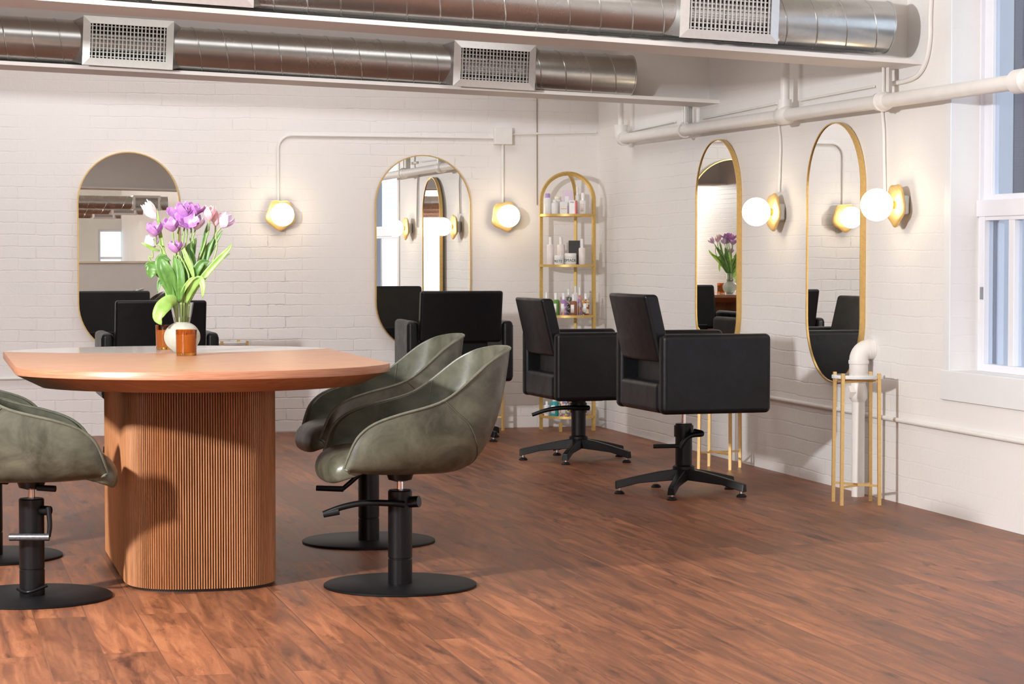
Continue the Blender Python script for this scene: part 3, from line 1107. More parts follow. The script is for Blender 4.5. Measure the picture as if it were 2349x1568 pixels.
def interp(tab, u):
    x = u * (len(tab) - 1)
    i = min(int(x), len(tab) - 2)
    f_ = x - i
    g_ = lambda k: Vector(tab[max(0, min(len(tab) - 1, k))])
    a, b_, c, d = g_(i - 1), g_(i), g_(i + 1), g_(i + 2)
    return 0.5 * ((2 * b_) + (c - a) * f_ + (2 * a - 5 * b_ + 4 * c - d) * f_ * f_ + (3 * b_ - a - 3 * c + d) * f_ ** 3)


def shell_pt(u, v):
    """u 0..2 round the rim (1 = centre of the back), v 0 bottom .. 1 rim"""
    s = 1
    if u > 1:
        u = 2 - u
        s = -1
    R_ = interp(RIM, u)
    B_ = interp(BOT, u)
    M_ = Vector((R_.x * 0.35 + B_.x * 0.65 + 0.100 * max(0, (u - 0.4) / 0.6), max(R_.y, B_.y) + 0.035 * (1 - u) + (0.03 if 0.5 < u < .95 else 0) * sin((u - .5) / .45 * pi) if u < .95 else max(R_.y, B_.y), B_.z + 0.015 + 0.02 * u))
    p = B_ * (1 - v) ** 2 + M_ * (2 * v * (1 - v)) + R_ * v * v
    p.y *= s
    return p


def smoothstep(a, b_, x):
    x = max(0, min(1, (x - a) / (b_ - a)))
    return x * x * (3 - 2 * x)


_mesh_cache = {}


def green_chair(label, x, y, rz, levers, mirrored=False, lift=0.0):
    t = thing('tub_chair', label, 'chair', (x, y, 0), rz, 'olive leather swivel chairs at the table')
    flip = -1 if mirrored else 1   # shell is modelled opening toward -x
    # outer/inner shell
    nu, nv = 72, 14
    ins, outs = [], []
    for i in range(nu + 1):
        u = 2 * i / nu
        row = []
        for j in range(nv + 1):
            row.append(shell_pt(u, j / nv))
        outs.append(row)
    # inner surface: offset toward the seat axis
    for i in range(nu + 1):
        row = []
        for j in range(nv + 1):
            a = outs[max(i - 1, 0)][j]
            c = outs[min(i + 1, nu)][j]
            d = outs[i][max(j - 1, 0)]
            e = outs[i][min(j + 1, nv)]
            n_ = (c - a).cross(e - d)
            n_.normalize()
            tgt = Vector((-0.05, 0, 0.75)) - outs[i][j]
            if n_.dot(tgt) < 0:
                n_ = -n_
            v_ = j / nv
            th = 0.034 - 0.010 * v_
            row.append(outs[i][j] + n_ * th)
        ins.append(row)
    m = MB()
    W_ = nv + 1
    vs = [p for r_ in outs for p in r_] + [p for r_ in ins for p in r_]
    off = (nu + 1) * W_
    fs = []
    for i in range(nu):
        for j in range(nv):
            a, b_, c, d = i * W_ + j, (i + 1) * W_ + j, (i + 1) * W_ + j + 1, i * W_ + j + 1
            fs.append((a, b_, c, d))
            fs.append((off + d, off + c, off + b_, off + a))
        a, b_ = i * W_ + nv, (i + 1) * W_ + nv
        fs.append((a, b_, off + b_, off + a))
    for i in (0, nu):
        for j in range(nv):
            a, d = i * W_ + j, i * W_ + j + 1
            fs.append((a, d, off + d, off + a) if i == 0 else (d, a, off + a, off + d))
    # underside
    fs.append(tuple(i * W_ for i in range(nu, -1, -1)))
    fs.append(tuple(off + i * W_ for i in range(nu + 1)))
    m.add(vs, fs)
    sh = m.build('shell', M_green, t, smooth=60)
    # piping round the rim
    rim = [(outs[i][nv] + ins[i][nv]) / 2 + Vector((0, 0, 0.004)) for i in range(nu + 1)]
    front = [shell_pt(0, v / 8) for v in range(0, 8)]
    front2 = [shell_pt(2, v / 8) for v in range(7, -1, -1)]
    MB().tube(front + [outs[i][nv] + Vector((0, 0, .001)) for i in range(nu + 1)] + front2, 0.0055, 8).build('piping', M_pipe, sh)
    # stitched seams
    for u_ in (0.47, 1.53):
        pts = []
        for j in range(0, 15):
            v_ = j / 14
            uu = u_ + (1 - u_) * 0.85 * (1 - v_)
            p = shell_pt(uu, v_)
            pts.append(p + Vector((0.0012, 0.0022 if u_ < 1 else -0.0022, 0)))
        MB().tube(pts, 0.0016, 6).build('stitching', M_stitch, sh)
    for s in (1, -1):
        i = int((0.56 if s > 0 else 1.44) / 2 * nu)
        MB().tube([ins[i][j] + Vector((-.002, -s * .002, .001)) for j in range(3, nv + 1)], 0.0016, 6).build('stitching', M_stitch, sh)
    # seat cushion with a waterfall front
    prof = [(px + (0.02 if px < -.2 else 0), pz) for px, pz in [(0.20, .470), (.20, .53), (.12, .548), (.02, .55), (-.10, .55), (-.20, .548), (-.27, .538), (-.315, .515), (-.335, .475), (-.335, .435), (-.322, .412), (-.305, .415), (-.285, .445), (-.24, .462), (-.1, .462), (.1, .462)]]
    rings = []
    for k in range(13):
        a = -1 + 2 * k / 12
        yy = a * 0.232
        e = 1 - 0.55 * abs(a) ** 5
        rings.append([Vector((px + (0.03 * abs(a) ** 3 if px < -.2 else 0) - (0.05 * abs(a) ** 2 if px > .1 else 0), yy, .475 + (pz - .475) * (e if pz > .475 else 1 - 0.35 * abs(a) ** 4))) for px, pz in prof])
    MB().loft(rings).build('seat_cushion', M_green, t, smooth=180, subsurf=1)
    # mechanism
    MB().box((0.0, 0, 0.447), (0.26, 0.20, 0.012)).build('seat_plate', M_blk, t, bevel=0.003)
    MB().lathe([(0.02, 0.405), (0.045, 0.412), (0.055, 0.44)], 20).build('swivel_cup', M_blk, t)
    MB().tube([(0, 0, 0.36), (0, 0, 0.41)], 0.0125, 16).build('piston', M_chr, t)
    MB().lathe([(0.0465, 0.01), (0.0465, 0.105), (0.0445, 0.107), (0.0445, 0.11), (0.0465, 0.112), (0.0465, 0.368), (0.043, 0.372), (0.02, 0.372)], 36).build('column', M_blk, t)
    MB().lathe([(0.290, 0.0), (0.295, 0.002), (0.295, 0.009), (0.290, 0.012), (0.045, 0.012)], 72).build('base_disc', M_blkm, t)
    Rm = Matrix.Rotation(-rz, 3, 'Z')

    def W(p):
        return Rm @ (RT * p[0] - FH * p[1]) + Vector((0, 0, p[2]))
    for nm, pts, r0, r1, mt in levers:
        lp = bez([W(p) for p in pts], 20) if len(pts) > 2 else [W(p) for p in pts]
        MB().tube(lp, [r0 + (r1 - r0) * i / (len(lp) - 1) for i in range(len(lp))], 12).build(nm, mt, t)
    return t


g1 = gnd(918, 1343)
g2 = gnd(846, 1242)
g3 = gnd(74, 1370)
g4 = gnd(-19, 1277)
green_chair('olive leather tub chair right of the table, nearer one, its whole round base showing', g1.x, g1.y, 0,
            [('lever_clamp', [(0.0, 0.0, 0.322), (0.075, 0.03, 0.330)], 0.022, 0.022, M_blk),
             ('pump_lever', [(0.02, 0.06, 0.322), (-0.04, 0.07, 0.328), (-0.14, 0.07, 0.328), (-0.22, 0.07, 0.312), (-0.29, 0.07, 0.287)], 0.013, 0.011, M_blk),
             ('lever_grip', [(-0.23, 0.07, 0.298), (-0.29, 0.07, 0.285)], 0.015, 0.013, M_rub)])
green_chair('olive leather tub chair right of the table, farther one half hidden by its twin', g2.x, g2.y, radians(0.5),
            [('lever_clamp', [(0.0, 0.0, 0.325), (0.06, 0.03, 0.330)], 0.022, 0.022, M_blk),
             ('pump_lever', [(0.05, 0.05, 0.335), (-0.02, 0.09, 0.318), (-0.08, 0.10, 0.270), (-0.11, 0.10, 0.245)], 0.012, 0.010, M_blk),
             ('lever_grip', [(-0.105, 0.10, 0.246), (-0.225, 0.10, 0.250)], 0.013, 0.012, M_rub)])
green_chair('olive leather tub chair left of the table, nearer one cut by the photo edge', g3.x, g3.y, pi,
            [('seat_lever', [(0.03, 0.04, 0.415), (0.10, 0.05, 0.412)], 0.011, 0.012, M_rub),
             ('lever_clamp', [(0.0, 0.0, 0.330), (0.075, 0.03, 0.328)], 0.018, 0.018, M_blk),
             ('pump_lever', [(0.075, 0.06, 0.345), (0.082, 0.07, 0.28), (0.078, 0.075, 0.237)], 0.010, 0.008, M_blk),
             ('lever_grip', [(0.082, 0.08, 0.236), (0.060, 0.08, 0.236), (-0.065, 0.08, 0.236)], 0.014, 0.0135, M_knurl),
             ('base_collar', [(-0.05, 0.02, 0.035), (0.0, 0.065, 0.03), (0.062, 0.03, 0.05)], 0.006, 0.006, M_blk)])
green_chair('olive leather tub chair left of the table, farther one mostly outside the photo', g4.x, g4.y, pi,
            [('lever_clamp', [(0.0, 0.0, 0.330), (0.075, 0.03, 0.328)], 0.018, 0.018, M_blk)])

# ------------------------------------------------------------------ the table
TX, TY = 1.027, 9.29
HW = 0.706
YF0, YB0 = 8.59, 9.99
SAG_F, SAG_B = 0.507, 0.447


def endcurve(tt, sag):
    a = sqrt(max(0, 1 - tt * tt))
    Rr = (HW ** 2 + sag ** 2) / (2 * sag)
    cc = (sqrt(Rr * Rr - (tt * HW) ** 2) - (Rr - sag)) / sag
    return sag * (0.42 * a + 0.58 * cc)


def toutline(inset=0.0, z=0.0, n=40):
    pts = []
    for i in range(n + 1):
        s_ = -cos(pi * i / n)
        pts.append([s_ * HW, YF0 - endcurve(s_, SAG_F)])
    for i in range(n + 1):
        s_ = cos(pi * i / n)
        pts.append([s_ * HW, YB0 + endcurve(s_, SAG_B)])
    cx, cy = 0, TY
    if inset:
        kx = (HW - inset) / HW
        yh = (YB0 + SAG_B - YF0 + SAG_F) / 2
        yc_ = (YB0 + SAG_B + YF0 - SAG_F) / 2
        ky = (yh - inset) / yh
        pts = [[p[0] * kx, yc_ + (p[1] - yc_) * ky] for p in pts]
    return [Vector((p[0], p[1] - TY, z)) for p in pts]


tb = thing('salon_table', 'large walnut table with rounded ends on a fluted pedestal', 'table', (TX, TY, 0))
ZT = 0.86
m = MB()
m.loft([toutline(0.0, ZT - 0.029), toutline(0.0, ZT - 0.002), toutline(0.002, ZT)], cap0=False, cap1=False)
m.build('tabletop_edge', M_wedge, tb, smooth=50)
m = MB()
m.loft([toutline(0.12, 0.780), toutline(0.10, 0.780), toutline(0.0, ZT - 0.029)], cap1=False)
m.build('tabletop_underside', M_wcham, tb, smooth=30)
# wood part of the top: up to the stone's front arc
outl = toutline(0.002, ZT)
n_ = 40
front = outl[:n_ + 1]
back = outl[n_ + 1:]
arc_pts = []
xw = front[-1].x
for i in range(n_ + 1):
    s_ = cos(pi * i / n_)
    x_ = s_ * xw
    arc_pts.append(Vector((x_, (9.985 - TY) - 0.312 * (1 - (s_) ** 2) ** 0.9, ZT)))
m = MB().add(front + arc_pts, [tuple(range(len(front) + len(arc_pts)))])
m.build('tabletop', M_wtop, tb, smooth=0)
m = MB()
rev_arc = list(reversed(arc_pts))
m.add(rev_arc + back, [tuple(range(len(rev_arc) + len(back)))])
so = m.build('stone_inlay', M_stone, tb, smooth=0)
so['label'] = 'polished white stone end of the tabletop'
# fluted pedestal
per = []


def ped(th, extra=0.0):
    a, bb = 0.290 + extra, 0.285 + extra
    c_, s_ = cos(th), sin(th)
    k = 2.6
    x_ = a * (abs(c_) ** (2 / k)) * (1 if c_ >= 0 else -1)
    y_ = bb * (abs(s_) ** (2 / k)) * (1 if s_ >= 0 else -1)
    y_ += 0.455 * (1 if s_ > 0 else -1) if abs(s_) > 1e-9 else 0
    return Vector((x_, y_, 0))


# dense outline, resampled by arc length
dense = [ped(2 * pi * (i + 0.5) / 4000) for i in range(4000)]
dense.append(dense[0])
cum = [0]
for i in range(1, len(dense)):
    cum.append(cum[-1] + (dense[i] - dense[i - 1]).length)
total = cum[-1]
NF = int(total / 0.0098)
ring = []
import bisect


def atlen(s_):
    s_ = s_ % total
    i = max(1, bisect.bisect_left(cum, s_))
    f_ = (s_ - cum[i - 1]) / max(1e-9, cum[i] - cum[i - 1])
    p = dense[i - 1].lerp(dense[i], f_)
    q = dense[i] - dense[i - 1]
    nrm = Vector((q.y, -q.x, 0)).normalized()
    return p, nrm


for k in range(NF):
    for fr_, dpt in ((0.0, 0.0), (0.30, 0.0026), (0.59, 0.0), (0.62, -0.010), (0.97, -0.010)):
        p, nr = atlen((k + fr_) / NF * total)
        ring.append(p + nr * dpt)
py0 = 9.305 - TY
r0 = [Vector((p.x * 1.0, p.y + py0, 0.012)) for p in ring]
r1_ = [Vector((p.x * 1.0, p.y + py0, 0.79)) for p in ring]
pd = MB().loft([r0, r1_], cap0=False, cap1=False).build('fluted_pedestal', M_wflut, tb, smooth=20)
pd.data.materials.append(M_wshade_core)   # groove bottoms coloured near black, shade painted between the slats
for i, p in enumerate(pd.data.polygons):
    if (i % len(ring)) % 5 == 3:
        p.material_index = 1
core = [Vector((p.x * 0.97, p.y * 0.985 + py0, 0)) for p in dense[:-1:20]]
MB().loft([[q + Vector((0, 0, 0.0)) for q in core], [q + Vector((0, 0, 0.785)) for q in core]]).build('pedestal_plinth', M_wshade_core, tb, smooth=40)

# ------------------------------------------------------------------ candles


def candle(label, px, py, r, h):
    p = gnd(px, py, ZT)
    t = thing('candle', label, 'candle', (p.x, p.y, ZT + 0.0005), 0, 'amber glass candles on the table')
    MB().lathe([(0.0, 0.0), (r * 0.93, 0.0), (r * 0.96, 0.004), (r, h), (r - 0.003, h), (r * 0.96 - 0.0035, 0.012), (0.0, 0.010)], 40).build('glass_jar', M_amber, t, smooth=40)
    MB().lathe([(0.0, 0.0125), (r * 0.90, 0.0125), (r * 0.925, h * 0.80), (0.0, h * 0.79)], 32).build('wax', M_wax, t, smooth=40)
    MB().tube([(0, 0, h * 0.79), (0.002, 0, h * 0.87)], 0.0018, 6).build('wick', M_wick, t)
    return t


candle('amber glass candle standing in front of the tulip vase', 427.5, 815, 0.0435, 0.107)
candle('amber glass candle left of and behind the tulip vase', 380, 801, 0.0435, 0.107)

# ------------------------------------------------------------------ vase and tulips
VP = gnd(418, 808, ZT)
VP.z = ZT + 0.0005
vt = thing('glass_vase', 'clear glass vase with a round milky foot and flared neck holding tulips', 'vase', VP)
R0 = 0.077
cz = 0.066
profo = [(0.0, 0.002), (0.035, 0.0)]
for a in range(-55, 66, 10):
    profo.append((R0 * cos(radians(a)), cz + (R0) * sin(radians(a)) * 0.86))
profo += [(0.0345, 0.130), (0.040, 0.155), (0.0455, 0.185), (0.0500, 0.212)]
th_ = 0.0028
profi = [(max(0.0, r_ - th_), z_ + (th_ if i < 3 else 0)) for i, (r_, z_) in enumerate(profo)]
lower = [q for q in profo if q[1] <= 0.1305]
upper = [q for q in profo if q[1] >= 0.1295]
li = [(max(0, r_ - th_), max(z_, 0.004)) for r_, z_ in reversed(lower)]
bo = MB().lathe(lower + [(r_, z_) for r_, z_ in li[:-2]] + [(0.0, 0.005)], 48).build('vase_globe', M_frost, vt, smooth=60)
bo['label'] = 'milky round lower part'
MB().lathe(upper + [(r_ - th_, z_) for r_, z_ in reversed(upper)], 48, closed=True).build('vase_neck', M_clear, vt, smooth=60)
MB().lathe([(0.030, 0.128), (0.0355, 0.150), (0.0, 0.150)], 32).build('water', M_water, vt, smooth=60)

VD = VP.dot(FH)


def petal_mesh(a, R_, Hh, openk, wk, rng):
    """one petal in local coords, rooted at origin, axis +z, at azimuth a"""
    m = MB()
    nu, nv = 6, 9
    vs = []
    for j in range(nv + 1):
        v_ = j / nv
        rad = R_ * (sin(min(1, v_ * 1.25) * pi / 2) ** 0.8) * (1 + openk * max(0, v_ - 0.5) * 1.6) - R_ * 0.18 * max(0, v_ - 0.75) * 4 * (1 - openk)
        zz = Hh * (v_ ** 1.1)
        w = wk * 1.25 * R_ * (sin(pi * (0.14 + v_ * 0.77)) ** 0.55)
        w = max(w, 0.0008)
        for i in range(nu + 1):
            s_ = -1 + 2 * i / nu
            ang = a + s_ * w / max(rad, R_ * 0.3)
            rr = rad * (1 - 0.05 * (1 - s_ * s_)) + 0.0022 * rng.uniform(-.5, .5) * v_
            z2 = zz - 0.17 * Hh * s_ * s_ * v_ ** 2 - 0.05 * Hh * abs(s_) * v_ ** 3
            vs.append((rr * cos(ang), rr * sin(ang), z2))
    fs = []
    for j in range(nv):
        for i in range(nu):
            a0 = j * (nu + 1) + i
            fs.append((a0, a0 + 1, a0 + nu + 2, a0 + nu + 1))
    m.add(vs, fs)
    return m


def leafstrip(pts, wmax, fold=0.3, n=18, twist=0.0, facing=None):
    """blade following pts, widest in the middle, folded along the midrib"""
    c = bez(pts, n)
    m = MB()
    vs = []
    k = len(c)
    for i, p in enumerate(c):
        t_ = i / (k - 1)
        tg = (c[min(i + 1, k - 1)] - c[max(i - 1, 0)]).normalized()
        fc = facing if facing is not None else -FH
        side = tg.cross(fc)
        if side.length < 0.05:
            side = tg.cross(RT)
        side.normalize()
        up = side.cross(tg).normalized()
        an = twist * t_
        side, up = side * cos(an) + up * sin(an), up * cos(an) - side * sin(an)
        w = wmax * (sin(pi * min(1, 0.10 + 0.90 * t_)) ** 0.75) * (1 if t_ < 0.5 else 1 - 0.15 * (t_ - .5))
        w = max(w, 0.0006)
        for s_ in (-1, -0.5, 0, 0.5, 1):
            vs.append(p + side * (w / 2 * s_) + up * (fold * w / 2 * (abs(s_) ** 1.4)) + up * (0.02 * w * sin(9 * t_ * pi) * s_))
    fs = []
    for i in range(k - 1):
        for j in range(4):
            a0 = i * 5 + j
            fs.append((a0, a0 + 1, a0 + 6, a0 + 5))
    m.add(vs, fs)
    return m


def VPx(px, py, dd=0.0):
    return dep(px, py, VD + dd)


tul_n = 0


def tulip(label, px, py, dd, mat, R_, Hh, tilt, openk, base, mids=(), leaves=(), col=None):
    R_ *= 1.58
    Hh *= 1.55
    """px,py the flower's centre; tilt: (right, toward camera) lean of the flower axis"""
    global tul_n
    rng = random.Random(50 + tul_n)
    tul_n += 1
    bp = VP + Vector((base[0], base[1], 0.02))
    t = thing('tulip', label, 'tulip', bp, 0, 'tulips in the glass vase')
    ax = (Vector((0, 0, 1)) + RT * tilt[0] - FH * tilt[1]).normalized()
    fc = VPx(px, py, dd)
    fb = fc - ax * Hh * 0.5
    zr = Vector((0, 0, 1)).rotation_difference(ax).to_matrix()
    for k in range(6):
        a = k * pi / 3 + rng.uniform(-.12, .12) + (0.3 if k % 2 else 0)
        inner = k % 2
        m = petal_mesh(a, R_ * (0.86 if inner else 1.0), Hh * (1.0 if inner else 0.94) * rng.uniform(.95, 1.05), openk * rng.uniform(.6, 1.3), 0.62, rng)
        m.v = [tuple(zr @ Vector(q) + fb - bp) for q in m.v]
        m.build('petal', mat, t, smooth=180, solid=0.0012, subsurf=1)
    neck = VP + Vector((base[0] * 1.2, base[1] * 1.2, 0.205)) + (fb - VP - Vector((0, 0, .2))) * 0.08
    pts = [bp, neck] + [VPx(*q) for q in mids] + [fb - ax * 0.035, fb + ax * 0.003]
    c = bez(pts, 28)
    MB().tube([q - bp for q in c], 0.0036, 8).build('stem', M_stem, t, smooth=180)
    for lf in leaves:
        lpts, w, mt, fold = lf[:4]
        tw = lf[4] if len(lf) > 4 else 0.0
        m = leafstrip([VPx(*q) for q in lpts], w, fold, twist=tw)
        m.v = [tuple(Vector(q) - bp) for q in m.v]
        m.build('leaf', mt, t, smooth=180, solid=0.0009)
    return t


tulip('pale pink closed tulip leaning to the upper left of the bouquet', 345, 483, 0.0, M_wpk, 0.019, 0.062, (-0.75, 0.1), 0.0, (-0.012, 0.0),
      [(376, 610, 0.0), (366, 530, 0.0)],
      [([(383, 690, 0), (380, 620, 0.0), (368, 540, 0.0), (360, 478, -0.01)], 0.020, M_leafl, 0.25),
       ([(408, 692, -.03), (392, 690, -.06), (372, 705, -.09), (362, 728, -.10), (371, 745, -.10)], 0.062, M_leafl, 0.12)])
tulip('purple tulip low on the left above the pale drooping one', 355, 526, -0.03, M_pur, 0.0235, 0.042, (-0.05, 0.15), 0.25, (-0.015, -0.008),
      [(392, 615, -0.03), (370, 565, -0.03)],
      [([(400, 690, -.03), (384, 650, -.04), (368, 610, -.05), (372, 590, -.04), (392, 598, -.04)], 0.045, M_leaf, 0.3),
       ([(405, 690, -.02), (392, 640, -.05), (378, 610, -.06), (369, 592, -.05)], 0.052, M_leaf, 0.35)])
tulip('white and lilac tulip drooping at the far left, under the low purple one', 348, 556, 0.03, M_lil, 0.021, 0.040, (-0.1, -0.3), 0.1, (-0.018, 0.006),
      [(378, 652, 0.03), (354, 614, 0.02), (341, 588, 0.02)],
      [([(374, 640, .02), (362, 628, .01), (352, 606, 0.0), (338, 606, -.01), (332, 614, -.01)], 0.020, M_leaf, 0.4),
       ([(352, 605, -.02), (349, 615, -.03), (347, 628, -.03), (346, 638, -.03)], 0.048, M_leaf, 0.25),
       ([(396, 690, 0), (380, 655, -.02), (367, 645, -.02), (362, 672, -.03)], 0.026, M_leaf, 0.4),
       ([(366, 575, 0.0), (350, 570, -.01), (336, 562, -.02), (324, 556, -.02)], 0.014, M_leafl, 0.3)])
tulip('purple tulip in the front of the cluster, left of its middle', 394, 516, -0.04, M_pur, 0.0235, 0.040, (-0.08, 0.25), 0.3, (-0.004, -0.012),
      [(412, 620, -0.04), (400, 560, -0.04)],
      [([(410, 692, -.03), (408, 650, -.05), (402, 610, -.06), (398, 585, -.06)], 0.030, M_leaf, 0.4)])
tulip('wide open purple tulip at the upper left of the cluster', 405, 488, 0.02, M_pur, 0.0245, 0.042, (-0.15, 0.05), 0.6, (0.0, 0.010),
      [(412, 600, 0.02), (408, 540, 0.02)],
      [([(412, 690, .02), (416, 640, .02), (420, 590, .02), (418, 535, .02)], 0.020, M_leafl, 0.3)])
tulip('open purple tulip at the top of the cluster', 424, 482, -0.01, M_pur, 0.0225, 0.044, (0.05, 0.2), 0.5, (0.006, -0.006),
      [(418, 600, -0.01), (421, 540, -0.01)],
      [([(414, 690, -.01), (422, 650, -.01), (428, 600, 0.0), (425, 555, 0.0)], 0.018, M_leafl, 0.3)])
tulip('purple tulip at the top right of the cluster with ragged petals', 446, 482, 0.01, M_pur, 0.0225, 0.040, (0.25, 0.1), 0.7, (0.010, 0.008),
      [(428, 600, 0.01), (438, 540, 0.01)],
      [([(416, 690, .01), (428, 640, 0.02), (438, 590, .02), (444, 560, .02), (450, 545, .03)], 0.034, M_leaf, 0.3)])
tulip('wide open purple tulip facing the camera in the middle of the bouquet', 430, 511, -0.04, M_pur, 0.0245, 0.036, (0.15, 0.7), 0.9, (0.004, -0.014),
      [(420, 610, -0.04), (426, 560, -0.04)],
      [([(410, 690, -.04), (424, 660, -.07), (440, 640, -.08), (452, 636, -.09)], 0.018, M_leafl, 0.4),
       ([(426, 694, -.03), (436, 668, -.05), (448, 648, -.07), (460, 640, -.08), (466, 660, -.09), (464, 685, -.09)], 0.034, M_leafl, 0.2)])
tulip('white and purple tulip below the right end of the cluster', 453, 510, 0.0, M_lil, 0.020, 0.046, (0.3, 0.0), 0.1, (0.012, 0.0),
      [(430, 620, 0.0), (443, 560, 0.0)],
      [([(420, 690, .0), (432, 640, -.02), (438, 600, -.02), (434, 570, -.02), (440, 556, -.01)], 0.044, M_leaf, 0.25),
       ([(416, 560, -.06), (428, 590, -.07), (440, 620, -.07), (446, 645, -.07)], 0.022, M_leafl, 0.4)])
tulip('pink closed tulip at the upper right of the bouquet', 481, 489, 0.01, M_pnk, 0.0185, 0.046, (0.05, 0.0), 0.05, (0.014, 0.006),
      [(446, 620, 0.01), (466, 570, 0.01), (478, 530, 0.01)],
      [([(424, 690, .02), (448, 640, .02), (462, 590, .02), (470, 545, .02), (476, 512, .02)], 0.026, M_leaf, 0.35),
       ([(430, 690, .03), (462, 620, .03), (478, 570, .03), (492, 545, .03)], 0.032, M_leaf, 0.35)])
tulip('deeper pink tulip mostly hidden behind the pink and lilac ones at the right', 496, 502, 0.05, M_pnk, 0.016, 0.044, (0.1, 0.0), 0.05, (0.010, 0.012),
      [(448, 620, 0.05), (478, 570, 0.05)],
      [([(428, 690, .04), (452, 630, .04), (480, 580, .04), (500, 545, .04), (510, 528, .04)], 0.022, M_leaf, 0.3)])
tulip('lilac tulip leaning outward at the far right of the bouquet', 518, 507, -0.02, M_lil, 0.022, 0.048, (0.75, 0.1), 0.15, (0.016, -0.004),
      [(440, 660, -0.02), (478, 620, -0.02), (497, 570, -0.02)],
      [([(432, 690, -.03), (452, 655, -.04), (478, 622, -.05), (505, 592, -.05), (524, 572, -.05), (532, 558, -.05)], 0.028, M_leafl, 0.35),
       ([(436, 690, .0), (462, 640, .0), (490, 600, 0.0), (512, 590, 0.0), (528, 581, 0.0)], 0.018, M_leaf, 0.3),
       ([(446, 642, -.05), (452, 618, -.06), (464, 602, -.06), (480, 600, -.06)], 0.034, M_leaf, 0.4)])
tulip('small rounded purple tulip lowest at the front of the bouquet', 403, 566, -0.06, M_pur, 0.0215, 0.036, (0.05, 0.15), 0.15, (0.0, -0.016),
      [(434, 640, -0.06), (420, 600, -0.06), (408, 585, -0.06)],
      [([(412, 690, -.05), (416, 650, -.07), (412, 610, -.07), (402, 590, -.07)], 0.034, M_leaf, 0.35)])

# ------------------------------------------------------------------ brass shelf unit in the corner
EC = Vector((4.515, 15.845, 0))
ER = 0.200
front_dir = Vector((-0.55, -0.835, 0)).normalized()
side_dir = Vector((0.835, -0.55, 0)).normalized()
et = thing('shelf_unit', 'arched brass corner shelf unit with round tiers full of hair products', 'shelf unit', EC, 0)
EH = 1.862
hs = 0.0085


def EP(s_, f_, z_):
    return side_dir * s_ + front_dir * f_ + Vector((0, 0, z_))


arch = [EP(-ER, 0, 0), EP(-ER, 0, EH - ER)] + [EP(-ER * cos(a), 0, EH - ER + ER * sin(a)) for a in [pi * i / 20 for i in range(1, 20)]] + [EP(ER, 0, EH - ER), EP(ER, 0, 0)]
MB().tube(arch, 0.011, square=True, n=4).build('arch_frame', M_goldp, et, smooth=30)
rear = [EP(0, 0, EH - 0.005)] + [EP(0, -ER * sin(a), EH - ER + ER * cos(a)) for a in [pi / 2 * i / 10 for i in range(1, 10)]] + [EP(0, -ER, EH - ER), EP(0, -ER, 0)]
MB().tube(rear, 0.010, square=True, n=4).build('rear_post', M_goldp, et, smooth=30)
MB().tube([EP(0, 0.160, 0), EP(0, 0.160, 0.065)], 0.010, square=True).build('front_foot', M_goldp, et, smooth=30)
SHZ = [on(1300, y_, 1, 15.75).z for y_ in (490, 606, 722, 838, 953)]
for z_ in SHZ:
    m = MB().tube([EP(ER * cos(2 * pi * j / 48), (0.165 if j < 24 else ER) * sin(2 * pi * j / 48), z_ - 0.010) for j in range(48)], 0.009, closed=True, square=True)
    sh = m.build('shelf_ring', M_goldp, et, smooth=30)
    MB().lathe([(0.0, z_ - 0.008), (0.163, z_ - 0.008), (0.163, z_ - 0.002), (0.0, z_ - 0.002)], 48).build('shelf_glass', M_pane, sh)

M_cap = plain('clear_cap', (0.85, 0.85, 0.86), 0.15)


def pm(name, col, rough=0.35, **k):
    return plain(name, col, rough, nscale=30, namp=0.04, **k)


M_pw = pm('white_plastic', (0.82, 0.81, 0.80))
M_ppk = pm('blush_plastic', (0.80, 0.72, 0.70))
M_ppur = pm('purple_plastic', (0.45, 0.30, 0.66))
M_plil = pm('lilac_card', (0.74, 0.60, 0.74))
M_pred = pm('red_card', (0.72, 0.06, 0.04))
M_por = pm('orange_print', (0.85, 0.45, 0.08))
M_pblk = pm('black_card', (0.02, 0.02, 0.022))
M_pgrn = pm('green_print', (0.12, 0.28, 0.05))
M_ptea = pm('teal_print', (0.03, 0.34, 0.36))
M_pbrn = pm('brown_print', (0.28, 0.10, 0.05))
M_pnav = pm('navy_print', (0.10, 0.12, 0.28))
M_pcrm = pm('cream_plastic', (0.82, 0.76, 0.62))
M_lbl = pm('white_label', (0.85, 0.85, 0.85))
M_ink = pm('dark_ink', (0.03, 0.03, 0.03))


def multi(name, cols, scale=40):
    m, nt, b = newmat(name)
    vo = N(nt, 'ShaderNodeTexVoronoi')
    vo.inputs['Scale'].default_value = scale
    L(nt, mapping(nt), vo.inputs['Vector'])
    sp = N(nt, 'ShaderNodeSeparateColor')
    L(nt, vo.outputs['Color'], sp.inputs[0])
    st = [(i / len(cols), c) for i, c in enumerate(cols)]
    r = N(nt, 'ShaderNodeValToRGB')
    r.color_ramp.interpolation = 'CONSTANT'
    while len(r.color_ramp.elements) < len(st):
        r.color_ramp.elements.new(0.5)
    for e, (p, c) in zip(r.color_ramp.elements, st):
        e.position = p
        e.color = (*c, 1)
    L(nt, sp.outputs[0], r.inputs['Fac'])
    L(nt, r.outputs['Color'], b.inputs['Base Color'])
    b.inputs['Roughness'].default_value = 0.35
    return m


